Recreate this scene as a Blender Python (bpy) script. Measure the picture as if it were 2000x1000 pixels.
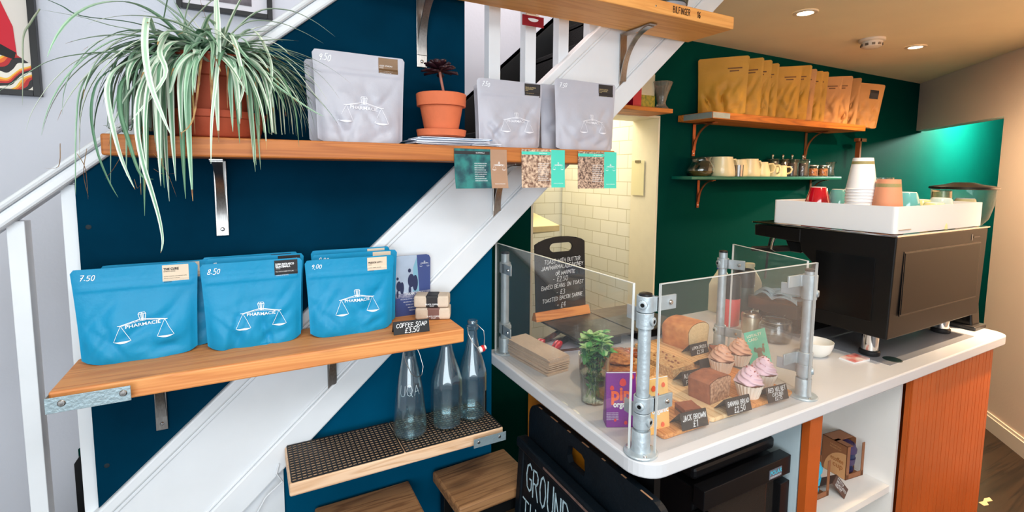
import bpy, math, random
from mathutils import Vector, Matrix, Euler, noise
for o in list(bpy.data.objects): bpy.data.objects.remove(o)
C = bpy.context.scene.collection
sc = bpy.context.scene
PI = math.pi
random.seed(7)
# ---------------------------------------------------------------- camera
F_PX, PPY, YAW, PITCH, ROLL = 955.3, 424.14, .49193, -.092513, -.0077827
CAM = Vector((0, 0, 1.55))
FW = Vector((math.sin(YAW)*math.cos(PITCH), math.cos(YAW)*math.cos(PITCH), math.sin(PITCH)))
RT = Vector((math.cos(YAW), -math.sin(YAW), 0)); DN = FW.cross(RT)
cr, sr = math.cos(ROLL), math.sin(ROLL)
RT, DN = cr*RT + sr*DN, -sr*RT + cr*DN
cam = bpy.data.objects.new('camera', bpy.data.cameras.new('camera')); C.objects.link(cam)
cam.data.sensor_width = 36; cam.data.lens = F_PX/2000*36; cam.data.shift_y = -(500-PPY)/2000
cam.data.clip_start = .02
m = Matrix((RT, -DN, -FW)).transposed().to_4x4(); m.translation = CAM; cam.matrix_world = m
sc.camera = cam
def at(px, py, x=None, y=None, z=None):
    d = RT*((px-1000)/F_PX) + DN*((py-PPY)/F_PX) + FW
    t = (x-CAM.x)/d.x if x is not None else (y-CAM.y)/d.y if y is not None else (z-CAM.z)/d.z
    return CAM + d*t
# ---------------------------------------------------------------- colour management, world, daylight
sc.view_settings.view_transform = 'Standard'; sc.view_settings.look = 'None'
sc.view_settings.gamma = 1; sc.view_settings.use_curve_mapping = False
sc.view_settings.exposure = EXPOSURE = 0.35
w = bpy.data.worlds.new('world'); sc.world = w; w.use_nodes = True
bg = w.node_tree.nodes['Background']; bg.inputs[0].default_value = (.80, .90, 1, 1); bg.inputs[1].default_value = 1.0
def area(name, loc, target, sx, sy, power, col):
    l = bpy.data.lights.new(name, 'AREA'); l.shape = 'RECTANGLE'; l.size = sx; l.size_y = sy; l.energy = power; l.color = col
    o = bpy.data.objects.new(name, l); C.objects.link(o); o.location = loc
    o.rotation_euler = (Vector(target)-Vector(loc)).to_track_quat('-Z', 'Y').to_euler(); return o
def spot(name, loc, target, power, col, ang=100, blend=.6, r=.03):
    l = bpy.data.lights.new(name, 'SPOT'); l.energy = power; l.color = col; l.spot_size = math.radians(ang); l.spot_blend = blend; l.shadow_soft_size = r
    o = bpy.data.objects.new(name, l); C.objects.link(o); o.location = loc
    o.rotation_euler = (Vector(target)-Vector(loc)).to_track_quat('-Z', 'Y').to_euler(); return o
area('window_daylight', (-.85, -1.85, 1.45), (.15, 1, 1.35), 2.2, 1.7, 49, (.86, .94, 1))
area('added_overhead_fill', (.35, -.1, 2.26), (  .55, .25, 0), 1.7, .5, 27, (.94, .97, 1))  # unseen fill added overhead to brighten the shelf tops and counter
area('added_stairwell_fill', (.95, 1.70, 3.0), (.9, 1.78, 1), .9, .4, 11, (1, .76, .66))  # unseen warm fill added to turn the wall behind the balusters pinkish
WARM = (1, .72, .44)
for i, (x, y, p, tx, ty) in enumerate([(2.28, 1.416, 9, 2.28, 1.30), (3.43, 1.468, 12, 3.43, 1.3), (1.75, .45, 27, 1.65, .65), (2.9, .45, 285, 3.9, 1.0)]):
    spot('downlight_lamp', (x, y, 2.268), (tx, ty, 0), p, (1, .72, .46) if i == 3 else WARM, 130, .8)
pl = bpy.data.lights.new('alcove_lamp', 'POINT'); pl.energy = 260; pl.color = (.95, 1, .86); pl.shadow_soft_size = .06; po = bpy.data.objects.new('alcove_lamp', pl); C.objects.link(po); po.location = (5.5, 1.55, 2.12)
area('kitchen_lamp', (1.5, 2.75, 2.25), (1.55, 2.7, .5), .9, .8, 19, (1, .93, .74))
sc.cycles.max_bounces = 10; sc.cycles.transmission_bounces = 10; sc.cycles.transparent_max_bounces = 16
sc.cycles.caustics_reflective = False; sc.cycles.caustics_refractive = False
sc.cycles.sample_clamp_indirect = 4
# ---------------------------------------------------------------- materials
def rgb(r, g, b):
    f = lambda c: (c/255/12.92) if c <= 10.3 else (((c/255+.055)/1.055)**2.4)
    return (f(r), f(g), f(b), 1)
_M = {}
def mat(name, col, rough=.5, metal=0, noise_amt=0, noise_scale=20, bump=0, bump_scale=60, trans=0, ior=1.45, coat=0, spec=.5, col2=None, stretch=(1, 1, 1), emit=0, sheen=0, alpha=1, sss=0):
    if name in _M: return _M[name]
    m = bpy.data.materials.new(name); m.use_nodes = True; nt = m.node_tree; b = nt.nodes['Principled BSDF']
    b.inputs['Base Color'].default_value = col; b.inputs['Roughness'].default_value = rough; b.inputs['Metallic'].default_value = metal
    b.inputs['IOR'].default_value = ior; b.inputs['Transmission Weight'].default_value = trans; b.inputs['Coat Weight'].default_value = coat
    b.inputs['Specular IOR Level'].default_value = spec; b.inputs['Alpha'].default_value = alpha
    if sss: b.inputs['Subsurface Weight'].default_value = sss; b.inputs['Subsurface Scale'].default_value = .01
    if sheen: b.inputs['Sheen Weight'].default_value = sheen
    if emit: b.inputs['Emission Color'].default_value = col; b.inputs['Emission Strength'].default_value = emit
    tc = nt.nodes.new('ShaderNodeTexCoord'); mp = nt.nodes.new('ShaderNodeMapping'); mp.inputs['Scale'].default_value = stretch
    nt.links.new(tc.outputs['Object'], mp.inputs[0])
    if noise_amt or col2:
        n = nt.nodes.new('ShaderNodeTexNoise'); n.inputs['Scale'].default_value = noise_scale; n.inputs['Detail'].default_value = 5
        nt.links.new(mp.outputs[0], n.inputs[0])
        r = nt.nodes.new('ShaderNodeValToRGB'); c2 = col2 or tuple(min(1, c*(1-noise_amt)) for c in col[:3])+(1,)
        r.color_ramp.elements[0].position = .35; r.color_ramp.elements[1].position = .65
        r.color_ramp.elements[0].color = c2; r.color_ramp.elements[1].color = col
        nt.links.new(n.outputs[0], r.inputs[0]); nt.links.new(r.outputs[0], b.inputs['Base Color'])
    if bump:
        n = nt.nodes.new('ShaderNodeTexNoise'); n.inputs['Scale'].default_value = bump_scale; n.inputs['Detail'].default_value = 4
        nt.links.new(mp.outputs[0], n.inputs[0])
        bp = nt.nodes.new('ShaderNodeBump'); bp.inputs['Strength'].default_value = bump; bp.inputs['Distance'].default_value = .01
        nt.links.new(n.outputs[0], bp.inputs['Height']); nt.links.new(bp.outputs[0], b.inputs['Normal'])
    _M[name] = m; return m
def wood(name, c1, c2, scale=1.0, axis=0, rough=.55, rings=9, knots=True, dark=None):
    if name in _M: return _M[name]
    m = bpy.data.materials.new(name); m.use_nodes = True; nt = m.node_tree; b = nt.nodes['Principled BSDF']; L = nt.links.new
    b.inputs['Roughness'].default_value = rough
    tc = nt.nodes.new('ShaderNodeTexCoord'); mp = nt.nodes.new('ShaderNodeMapping')
    s = [rings*scale]*3; s[axis] = .55*scale; mp.inputs['Scale'].default_value = s; L(tc.outputs['Object'], mp.inputs[0])
    n = nt.nodes.new('ShaderNodeTexNoise'); n.inputs['Scale'].default_value = 2.2; n.inputs['Detail'].default_value = 3; n.inputs['Distortion'].default_value = .6; L(mp.outputs[0], n.inputs[0])
    mu = nt.nodes.new('ShaderNodeMath'); mu.operation = 'MULTIPLY'; mu.inputs[1].default_value = 11; L(n.outputs[0], mu.inputs[0])
    fr = nt.nodes.new('ShaderNodeMath'); fr.operation = 'PINGPONG'; fr.inputs[1].default_value = 1; L(mu.outputs[0], fr.inputs[0])
    n2 = nt.nodes.new('ShaderNodeTexNoise'); n2.inputs['Detail'].default_value = 6; mp2 = nt.nodes.new('ShaderNodeMapping')
    s2 = [220*scale]*3; s2[axis] = 6*scale; mp2.inputs['Scale'].default_value = s2; L(tc.outputs['Object'], mp2.inputs[0]); L(mp2.outputs[0], n2.inputs[0]); n2.inputs['Scale'].default_value = 1
    mx = nt.nodes.new('ShaderNodeMath'); mx.operation = 'MULTIPLY_ADD'; mx.inputs[1].default_value = .65; L(n2.outputs[0], mx.inputs[0]); L(fr.outputs[0], mx.inputs[2])
    r = nt.nodes.new('ShaderNodeValToRGB'); r.color_ramp.elements[0].color = c2; r.color_ramp.elements[1].color = c1
    r.color_ramp.elements[0].position = .1; r.color_ramp.elements[1].position = .95; L(mx.outputs[0], r.inputs[0]); out = r.outputs[0]
    if knots:
        v = nt.nodes.new('ShaderNodeTexVoronoi'); v.inputs['Scale'].default_value = 1; mp3 = nt.nodes.new('ShaderNodeMapping')
        s3 = [9*scale]*3; s3[axis] = 3.2*scale; mp3.inputs['Scale'].default_value = s3; L(tc.outputs['Object'], mp3.inputs[0]); L(mp3.outputs[0], v.inputs[0])
        r3 = nt.nodes.new('ShaderNodeValToRGB'); r3.color_ramp.elements[0].color = (.6, .6, .6, 1) if not dark else (.95, .95, .95, 1); r3.color_ramp.elements[1].color = (0, 0, 0, 1)
        r3.color_ramp.elements[0].position = .03; r3.color_ramp.elements[1].position = .16 if not dark else .3; L(v.outputs[0], r3.inputs[0])
        mix = nt.nodes.new('ShaderNodeMix'); mix.data_type = 'RGBA'; L(r3.outputs[0], mix.inputs[0]); L(out, mix.inputs[6])
        mix.inputs[7].default_value = dark or tuple(c*.45 for c in c2[:3])+(1,); out = mix.outputs[2]
    L(out, b.inputs['Base Color'])
    bp = nt.nodes.new('ShaderNodeBump'); bp.inputs['Strength'].default_value = .12; bp.inputs['Distance'].default_value = .003; L(mx.outputs[0], bp.inputs['Height']); L(bp.outputs[0], b.inputs['Normal'])
    _M[name] = m; return m
WHITE = mat('white_gloss_paint', rgb(226, 230, 234), .42, noise_amt=.06, noise_scale=6, bump=.03, bump_scale=30)
NAVY = mat('navy_blue_paint', rgb(0, 47, 70), .7, spec=.02, noise_amt=.25, noise_scale=5, bump=.1, bump_scale=40, stretch=(1, 1, 1))
TEAL = mat('teal_panel_paint', rgb(0, 74, 106), .7, spec=.02, noise_amt=.12, noise_scale=7, bump=.06, bump_scale=40)
GREEN = mat('dark_green_wall_paint', rgb(0, 52, 47), .7, spec=.02, noise_amt=.06, noise_scale=4, bump=.05, bump_scale=80)
GREYWALL = mat('pale_grey_wall_paint', rgb(212, 214, 222), .7, noise_amt=.04, noise_scale=3, bump=.06, bump_scale=70)
BEIGE = mat('warm_beige_wall_paint', rgb(238, 214, 194), .75, noise_amt=.03, noise_scale=3, bump=.05, bump_scale=90)
CEIL = mat('ceiling_paint', rgb(244, 226, 188), .8, noise_amt=.04, noise_scale=4, bump=.04, bump_scale=60)
BLACK = mat('black_paint', rgb(10, 11, 12), .45, noise_amt=.3, noise_scale=8)
STEEL = mat('brushed_steel', rgb(176, 172, 168), .3, 1, noise_amt=.25, noise_scale=40, stretch=(12, 12, 1))
CHROME = mat('chrome', rgb(225, 225, 225), .08, 1)
GALV = mat('galvanised_steel', rgb(190, 202, 208), .42, .45, noise_amt=.22, noise_scale=30, bump=.12, bump_scale=120)
GALVBAND = mat('galvanised_band', rgb(158, 176, 182), .45, .55, noise_amt=.14, noise_scale=30, bump=.15, bump_scale=150)
SCAFF = wood('orange_stained_board', rgb(224, 152, 88), rgb(200, 120, 62), 1.0, rings=15)
SCAFF2 = wood('amber_stained_board', rgb(182, 108, 46), rgb(150, 80, 28), 1.0, rings=15)
PALEW = wood('pale_pine_board', rgb(232, 196, 162), rgb(206, 160, 120), 1.0)
TOPW = wood('honey_pine_board', rgb(246, 178, 100), rgb(228, 150, 76), 1.0)
STOOLW = wood('worn_oak_top', rgb(160, 116, 76), rgb(112, 72, 42), 1.3, axis=0, dark=rgb(60, 38, 24))
CHOPW = wood('striped_chopping_board', rgb(240, 196, 140), rgb(196, 128, 70), 1.4, axis=1, rings=14, knots=False)
PLEXEDGE = mat('acrylic_cut_edge', (.90, .92, .90, 1), .25, trans=.35, ior=1.4)
TERRA = mat('terracotta', rgb(214, 112, 72), .8, noise_amt=.14, noise_scale=14, bump=.1, bump_scale=90)
TERRAD = mat('dark_terracotta', rgb(176, 76, 46), .75, noise_amt=.2, noise_scale=10, bump=.1, bump_scale=70)
TXTW = mat('white_ink', rgb(240, 243, 245), .6)
TXTB = mat('black_ink', rgb(24, 22, 22), .6)
CHALKB = mat('chalkboard_black', rgb(22, 23, 25), .55, noise_amt=.2, noise_scale=15)
PAPERT = mat('cream_sticker_paper', rgb(226, 208, 184), .7, noise_amt=.05)
PAPERB = mat('black_sticker_paper', rgb(36, 34, 36), .6)
def thin(name, tint, ior=1.45, edge=None, k=1.0, rough=.02, light_veil=0):
    m = bpy.data.materials.new(name); m.use_nodes = True; nt = m.node_tree; nt.nodes.clear(); L = nt.links.new
    o = nt.nodes.new('ShaderNodeOutputMaterial'); mx = nt.nodes.new('ShaderNodeMixShader'); tr = nt.nodes.new('ShaderNodeBsdfTransparent'); gl = nt.nodes.new('ShaderNodeBsdfGlossy')
    tr.inputs[0].default_value = tint; gl.inputs['Roughness'].default_value = rough; lf = nt.nodes.new('ShaderNodeLayerWeight'); lf.inputs[0].default_value = .5; pw = nt.nodes.new('ShaderNodeMath'); pw.operation = 'POWER'; pw.inputs[1].default_value = 4.0; L(lf.outputs['Facing'], pw.inputs[0])
    f0 = ((ior-1)/(ior+1))**2; mu = nt.nodes.new('ShaderNodeMath'); mu.operation = 'MULTIPLY_ADD'; mu.inputs[1].default_value = .85*k; mu.inputs[2].default_value = f0*k; mu.use_clamp = True; L(pw.outputs[0], mu.inputs[0])
    if edge:
        lw = nt.nodes.new('ShaderNodeLayerWeight'); lw.inputs[0].default_value = .35; mc = nt.nodes.new('ShaderNodeMix'); mc.data_type = 'RGBA'; L(lw.outputs['Facing'], mc.inputs[0]); mc.inputs[6].default_value = tint; mc.inputs[7].default_value = edge; L(mc.outputs[2], tr.inputs[0])
    L(mu.outputs[0], mx.inputs[0]); L(tr.outputs[0], mx.inputs[1]); L(gl.outputs[0], mx.inputs[2]); 
    if light_veil: ds = nt.nodes.new('ShaderNodeMixShader'); df = nt.nodes.new('ShaderNodeBsdfDiffuse'); df.inputs[0].default_value = (.9, .9, .88, 1); ds.inputs[0].default_value = light_veil; L(mx.outputs[0], ds.inputs[1]); L(df.outputs[0], ds.inputs[2]); mx = ds  # pale diffuse share paints the veil of reflected room light
    L(mx.outputs[0], o.inputs[0]); return m
PLEX = thin('acrylic_sheet', (.985, .985, .98, 1), 1.45, k=.9, light_veil=.025); GLASS = thin('clear_glass', (.97, .98, .98, 1), 1.5, (.84, .88, .90, 1), 1.8); GLASSB = thin('bluish_bottle_glass', (.90, .975, .985, 1), 1.5, (.68, .92, .96, 1), 2.4, light_veil=.012)  # acrylic and bottle glass are lightened by the painted veil
WATERM = thin('water', (.95, .98, .98, 1), 1.33, (.8, .88, .9, 1))
# ---------------------------------------------------------------- mesh builder
class MB:
    def __init__(s): s.v = []; s.f = []; s.m = []
    def add(s, vs, fs, mi=0, M=None):
        n = len(s.v); s.v += [tuple(M @ Vector(v)) if M else tuple(v) for v in vs]
        s.f += [tuple(i+n for i in f) for f in fs]; s.m += [mi]*len(fs); return s
    def box(s, c, d, mi=0, M=None, taper=1):
        x, y, z = c; a, b, h = d[0]/2, d[1]/2, d[2]/2; t = taper
        vs = [(x-a, y-b, z-h), (x+a, y-b, z-h), (x+a, y+b, z-h), (x-a, y+b, z-h), (x-a*t, y-b*t, z+h), (x+a*t, y-b*t, z+h), (x+a*t, y+b*t, z+h), (x-a*t, y+b*t, z+h)]
        return s.add(vs, [(3, 2, 1, 0), (4, 5, 6, 7), (0, 1, 5, 4), (1, 2, 6, 5), (2, 3, 7, 6), (3, 0, 4, 7)], mi, M)
    def prism(s, poly, h0, h1, plane='xy', mi=0, M=None):
        n = len(poly)
        a = sum(poly[i][0]*poly[(i+1) % n][1]-poly[(i+1) % n][0]*poly[i][1] for i in range(n))
        if a < 0: poly = poly[::-1]
        P = {'xy': lambda u, v, h: (u, v, h), 'xz': lambda u, v, h: (u, h, v), 'yz': lambda u, v, h: (h, u, v)}[plane]
        vs = [P(u, v, h0) for u, v in poly]+[P(u, v, h1) for u, v in poly]
        fs = [tuple(range(n))[::-1], tuple(range(n, 2*n))]+[(i, (i+1) % n, n+(i+1) % n, n+i) for i in range(n)]
        if (plane == 'xz') != (h1 < h0): fs = [f[::-1] for f in fs]
        return s.add(vs, fs, mi, M)
    def lathe(s, prof, n=32, c=(0, 0, 0), mi=0, M=None, sq=None):
        vs = []; fs = []; k = len(prof)
        for r, z in prof:
            for i in range(n):
                a = 2*PI*i/n; rr = r*(sq(a, z) if sq else 1); vs.append((c[0]+rr*math.cos(a), c[1]+rr*math.sin(a), c[2]+z))
        for j in range(k-1):
            for i in range(n): fs.append((j*n+i, j*n+(i+1) % n, (j+1)*n+(i+1) % n, (j+1)*n+i))
        if prof[0][0] > 1e-6: fs.append(tuple(range(n))[::-1])
        if prof[-1][0] > 1e-6: fs.append(tuple((k-1)*n+i for i in range(n)))
        return s.add(vs, fs, mi, M)
    def lathe_open(s, prof, n=32, c=(0, 0, 0), mi=0, M=None, sq=None):
        k = len(s.f); s.lathe(prof, n, c, mi, M, sq)
        for r in (prof[0][0], prof[-1][0]):
            if r > 1e-6 and prof[0] != prof[-1]: pass
        caps = [i for i in range(k, len(s.f)) if len(s.f[i]) == n]
        for i in reversed(caps): del s.f[i]; del s.m[i]
        return s
    def cyl(s, p0, p1, r0, r1=None, n=16, mi=0, cap=True):
        p0 = Vector(p0); p1 = Vector(p1); d = p1-p0; q = d.to_track_quat('Z', 'Y').to_matrix().to_4x4(); q.translation = p0
        r1 = r0 if r1 is None else r1
        return s.lathe([(r0, 0), (r1, d.length)], n, mi=mi, M=q)
    def tube(s, pts, r, n=8, mi=0):
        pts = [Vector(p) for p in pts]; k = len(pts); vs = []; up = Vector((0, 0, 1))
        T = [(pts[min(i+1, k-1)]-pts[max(i-1, 0)]).normalized() for i in range(k)]
        u = T[0].cross(up); u = u.normalized() if u.length > 1e-4 else Vector((1, 0, 0))
        for i in range(k):
            u = (u-T[i]*u.dot(T[i])).normalized(); v = T[i].cross(u); rr = r[i] if isinstance(r, (list, tuple)) else r
            for j in range(n): a = 2*PI*j/n; vs.append(pts[i]+u*(rr*math.cos(a))+v*(rr*math.sin(a)))
        fs = [(i*n+j, i*n+(j+1) % n, (i+1)*n+(j+1) % n, (i+1)*n+j) for i in range(k-1) for j in range(n)]
        fs += [tuple(range(n))[::-1], tuple((k-1)*n+j for j in range(n))]
        return s.add(vs, fs, mi)
    def strip(s, pts, width, thick=.002, mi=0, side=None):
        """flat bar bent along pts; SIDE: width direction"""
        pts = [Vector(p) for p in pts]; k = len(pts); vs = []; side = Vector(side).normalized()
        for i in range(k):
            t = (pts[min(i+1, k-1)]-pts[max(i-1, 0)]).normalized(); nn = side.cross(t).normalized()
            wd = width[i] if isinstance(width, (list, tuple)) else width
            for a, b in ((-1, -1), (1, -1), (1, 1), (-1, 1)): vs.append(pts[i]+side*(a*wd/2)+nn*(b*thick/2))
        fs = [(i*4+j, i*4+(j+1) % 4, (i+1)*4+(j+1) % 4, (i+1)*4+j) for i in range(k-1) for j in range(4)]+[(3, 2, 1, 0), tuple((k-1)*4+j for j in range(4))]
        return s.add(vs, fs, mi)
    def grid(s, fn, nu, nv, mi=0, flip=False, closed=False):
        vs = [fn(i/nu, j/nv) for j in range(nv+1) for i in range(nu+1)]; k = nu+1
        fs = [(j*k+i, j*k+i+1, (j+1)*k+i+1, (j+1)*k+i) for j in range(nv) for i in range(nu)]
        if flip: fs = [f[::-1] for f in fs]
        return s.add(vs, fs, mi)
    def build(s, name, mats, parent=None, smooth=False, bevel=0, sub=0, solid=0, loc=None, rz=0, auto=None):
        me = bpy.data.meshes.new(name); me.from_pydata(s.v, [], s.f); me.update()
        mats = mats if isinstance(mats, (list, tuple)) else [mats]
        for x in mats: me.materials.append(x)
        if any(s.m): me.polygons.foreach_set('material_index', s.m)
        o = bpy.data.objects.new(name, me); C.objects.link(o)
        if parent: o.parent = parent
        if loc: o.location = loc
        if rz: o.rotation_euler = (0, 0, rz)
        if smooth:
            me.polygons.foreach_set('use_smooth', [True]*len(me.polygons))
            try: me.set_sharp_from_angle(angle=math.radians(auto or 40))
            except Exception: pass
        if solid: d = o.modifiers.new('s', 'SOLIDIFY'); d.thickness = solid; d.offset = 0
        if bevel: d = o.modifiers.new('b', 'BEVEL'); d.width = bevel; d.segments = 2; d.limit_method = 'ANGLE'; d.angle_limit = .6
        if sub: d = o.modifiers.new('u', 'SUBSURF'); d.levels = sub; d.render_levels = sub
        return o
def tag(o, label=None, cat=None, group=None, kind=None):
    for k, v in (('label', label), ('category', cat), ('group', group), ('kind', kind)):
        if v: o[k] = v
    return o
def thing(name, label, cat, loc=(0, 0, 0), rz=0, group=None, rot=None):
    o = bpy.data.objects.new(name, None); C.objects.link(o); o.location = loc; o.rotation_euler = rot or (0, 0, rz)
    o.empty_display_size = .05; return tag(o, label, cat, group)
def struct(o, label=None): return tag(o, label, None, None, 'structure')
def copy_thing(root, loc=None, rz=None, label=None, group=None):
    r = root.copy(); C.objects.link(r)
    if loc is not None: r.location = loc
    if rz is not None: r.rotation_euler = (0, 0, rz)
    if label: r['label'] = label
    if group: r['group'] = group
    for ch in list(root.children):
        c = ch.copy(); C.objects.link(c); c.parent = r
        for g in list(ch.children): d = g.copy(); C.objects.link(d); d.parent = c
    return r
# ---------------------------------------------------------------- lettering
G = {'A':'0,0 .3,1 .6,0|.13,.38 .47,.38','B':'0,0 0,1 .38,1 .5,.87 .5,.65 .38,.53 0,.53|.38,.53 .55,.4 .55,.13 .4,0 0,0','C':'.55,.85 .35,1 .12,.88 0,.6 0,.35 .12,.1 .35,0 .55,.12','D':'0,0 0,1 .3,1 .52,.8 .58,.5 .5,.18 .3,0 0,0','E':'.5,1 0,1 0,0 .5,0|0,.52 .42,.52','F':'.5,1 0,1 0,0|0,.52 .42,.52','G':'.55,.85 .35,1 .1,.85 0,.5 .1,.12 .35,0 .55,.12 .55,.45 .34,.45','H':'0,0 0,1|.52,0 .52,1|0,.5 .52,.5','I':'.1,0 .1,1','J':'.4,1 .4,.2 .28,0 .1,.02 0,.18','K':'0,0 0,1|.5,1 0,.45|.14,.58 .52,0','L':'0,1 0,0 .48,0','M':'0,0 .06,1 .35,.35 .64,1 .7,0','N':'0,0 0,1 .52,0 .52,1','O':'.3,0 .1,.12 0,.5 .1,.88 .3,1 .5,.88 .6,.5 .5,.12 .3,0','P':'0,0 0,1 .38,1 .52,.85 .52,.62 .38,.48 0,.48','Q':'.3,0 .1,.12 0,.5 .1,.88 .3,1 .5,.88 .6,.5 .5,.12 .3,0|.36,.28 .62,-.08','R':'0,0 0,1 .36,1 .5,.86 .5,.66 .36,.52 0,.52|.26,.52 .54,0','S':'.5,.86 .34,1 .12,.96 .04,.78 .14,.58 .42,.44 .52,.24 .4,.03 .16,0 0,.14','T':'0,1 .6,1|.3,1 .3,0','U':'0,1 0,.25 .12,.04 .3,0 .46,.06 .54,.25 .54,1','V':'0,1 .28,0 .56,1','W':'0,1 .18,0 .38,.7 .58,0 .76,1','X':'0,0 .5,1|0,1 .5,0','Y':'0,1 .28,.48 .54,1|.28,.48 .22,0','Z':'0,1 .5,1 0,0 .52,0',
'0':'.26,0 .08,.15 0,.5 .08,.88 .26,1 .44,.88 .5,.5 .44,.12 .26,0','1':'.05,.78 .25,1 .25,0','2':'.03,.8 .18,1 .4,.96 .46,.72 .3,.4 0,0 .5,0','3':'.02,.92 .25,1 .44,.85 .38,.6 .18,.53 .42,.42 .48,.2 .3,0 .02,.08','4':'.34,0 .34,1 0,.32 .5,.32','5':'.46,1 .08,1 .04,.56 .3,.6 .48,.38 .42,.1 .22,0 0,.08','6':'.4,.98 .14,.7 .02,.3 .14,.03 .36,.02 .46,.24 .36,.46 .08,.42','7':'0,.96 .48,1 .16,0|.1,.5 .4,.52','8':'.26,.54 .06,.72 .12,.96 .38,.97 .44,.74 .26,.54 .02,.28 .1,.03 .4,.03 .5,.26 .26,.54','9':'.42,.62 .24,.5 .04,.62 .08,.9 .3,1 .44,.86 .42,.5 .3,0','£':'.5,.84 .36,1 .18,.92 .16,.6 .2,.3 .02,.02 .52,.04|.04,.48 .4,.5','.':'.05,0 .1,.05','/':'0,-.1 .35,1.1','-':'.05,.45 .35,.47',' ':'','(':'.2,1.1 .05,.5 .2,-.1',')':'0,1.1 .15,.5 0,-.1'}
def ribbon(mb, pts, wd, mapf, mi=0):
    P = [Vector((p[0], p[1])) for p in pts]
    for i in range(len(P)-1):
        a, b = P[i], P[i+1]; d = b-a
        if d.length < 1e-7: continue
        d.normalize(); n = Vector((-d.y, d.x))*wd/2; e = d*wd*.35
        k = max(1, int((b-a).length/.015)); q = []
        for j in range(k+1):
            c = (a-e).lerp(b+e, j/k); q += [mapf(*(c+n)), mapf(*(c-n))]
        mb.add(q, [(2*j, 2*j+1, 2*j+3, 2*j+2) for j in range(k)], mi)
def hand(mb, text, x, y, h, mapf, wd=None, slant=.08, jit=.05, rise=0, center=True, mi=0, sx=1.0, gap=.22, seed=1):
    rd = random.Random(seed*77+len(text)); wd = wd or h*.12; wtot = 0; adv = []
    for ch in text:
        g = G.get(ch.upper(), ''); mx = max([float(p.split(',')[0]) for st in g.split('|') for p in st.split()] or [.3]); adv.append(mx); wtot += (mx+gap)*h*sx
    cx = x-(wtot-gap*h*sx)/2 if center else x; x0 = cx
    for ch, a in zip(text, adv):
        g = G.get(ch.upper(), ''); j1 = rd.uniform(-jit, jit)*h; js = 1+rd.uniform(-jit, jit)*1.5
        for st in g.split('|'):
            pts = []
            for p in st.split():
                u, v = map(float, p.split(',')); v *= js
                pts.append((cx+(u+slant*v)*h*sx, y+v*h+j1+rise*(cx-x0)+rd.uniform(-.02, .02)*h))
            if pts: ribbon(mb, pts, wd, mapf, mi)
        cx += (a+gap)*h*sx
    return mb
def typeset(text, x, y, h, mapf, name='lettering', material=None, parent=None, align='CENTER', bold=0, sx=1.0, shear=0, spacing=1):
    cu = bpy.data.curves.new('t', 'FONT'); cu.body = text; cu.size = h*1.38; cu.align_x = align; cu.offset = bold; cu.shear = shear; cu.space_character = spacing
    cu.resolution_u = 3
    tmp = bpy.data.objects.new('t', cu); C.objects.link(tmp); dg = bpy.context.evaluated_depsgraph_get()
    me = bpy.data.meshes.new_from_object(tmp.evaluated_get(dg)); bpy.data.objects.remove(tmp)
    for v in me.vertices: v.co = mapf(x+v.co.x*sx, y+v.co.y)
    me.name = name; me.materials.clear(); me.materials.append(material or TXTW)
    o = bpy.data.objects.new(name, me); C.objects.link(o)
    if parent: o.parent = parent
    return o
def flat(y, off=0): return lambda u, v: Vector((u, y-off, v))     # lettering on a face that looks towards -Y
# ================================================================ THE SETTING
WY, GY, CZ = 1.41, 2.02, 2.29          # shelf wall plane, rear wall plane, ceiling height
floor_m = wood('dark_worn_floorboards', rgb(52, 37, 24), rgb(20, 13, 8), .8, axis=0, rough=.42, rings=7)
struct(MB().box((2.6, .5, -.02), (11.2, 5.2, .04)).build('floor', floor_m))
# ceiling, cut away over the stairwell
cb = MB(); cb.box((2.0, -.31, CZ+.03), (8.4, 3.38, .06)); cb.box((3.88, 1.73, CZ+.03), (4.64, .70, .06)); struct(cb.build('ceiling', CEIL))
# rear wall: green in the shop with the kitchen doorway cut out, pale grey up the stairwell
DX0, DX1, DZ = 1.195, 1.99, 1.851
sl = lambda x: 1.102+.893*x             # top of the dark stair string on the rear wall
g = MB()
g.prism([(-2.2, 0), (DX0, 0), (DX0, DZ), (1.55, DZ), (1.55, 2.29), (1.35, 2.29), (-1.234, 0)][:0]+[(-.53, 0), (DX0, 0), (DX0, DZ), (DX1, DZ), (DX1, 0), (7.6, 0), (7.6, 2.31), (1.33, 2.31), (-.53, .63)], GY, GY+.10, 'xz')
struct(g.build('wall_back', GREEN))
struct(MB().prism([(-2.2, 0), (-.53, 0), (-.53, .63), (1.33, 2.28), (1.62, 2.32), (1.62, 3.4), (-2.2, 3.4)], GY, GY+.08, 'xz').build('wall_stairwell', GREYWALL))
j = MB(); j.box((DX1+.004, 2.12, DZ/2), (.012, .205, DZ)); j.box((DX0-.004, 2.12, DZ/2), (.012, .205, DZ)); j.box(((DX0+DX1)/2, 2.12, DZ+.004), (DX1-DX0+.02, .205, .012))
CREAM = mat('cream_gloss_paint', rgb(236, 226, 200), .5, noise_amt=.03)
struct(j.build('door_1', CREAM))
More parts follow.
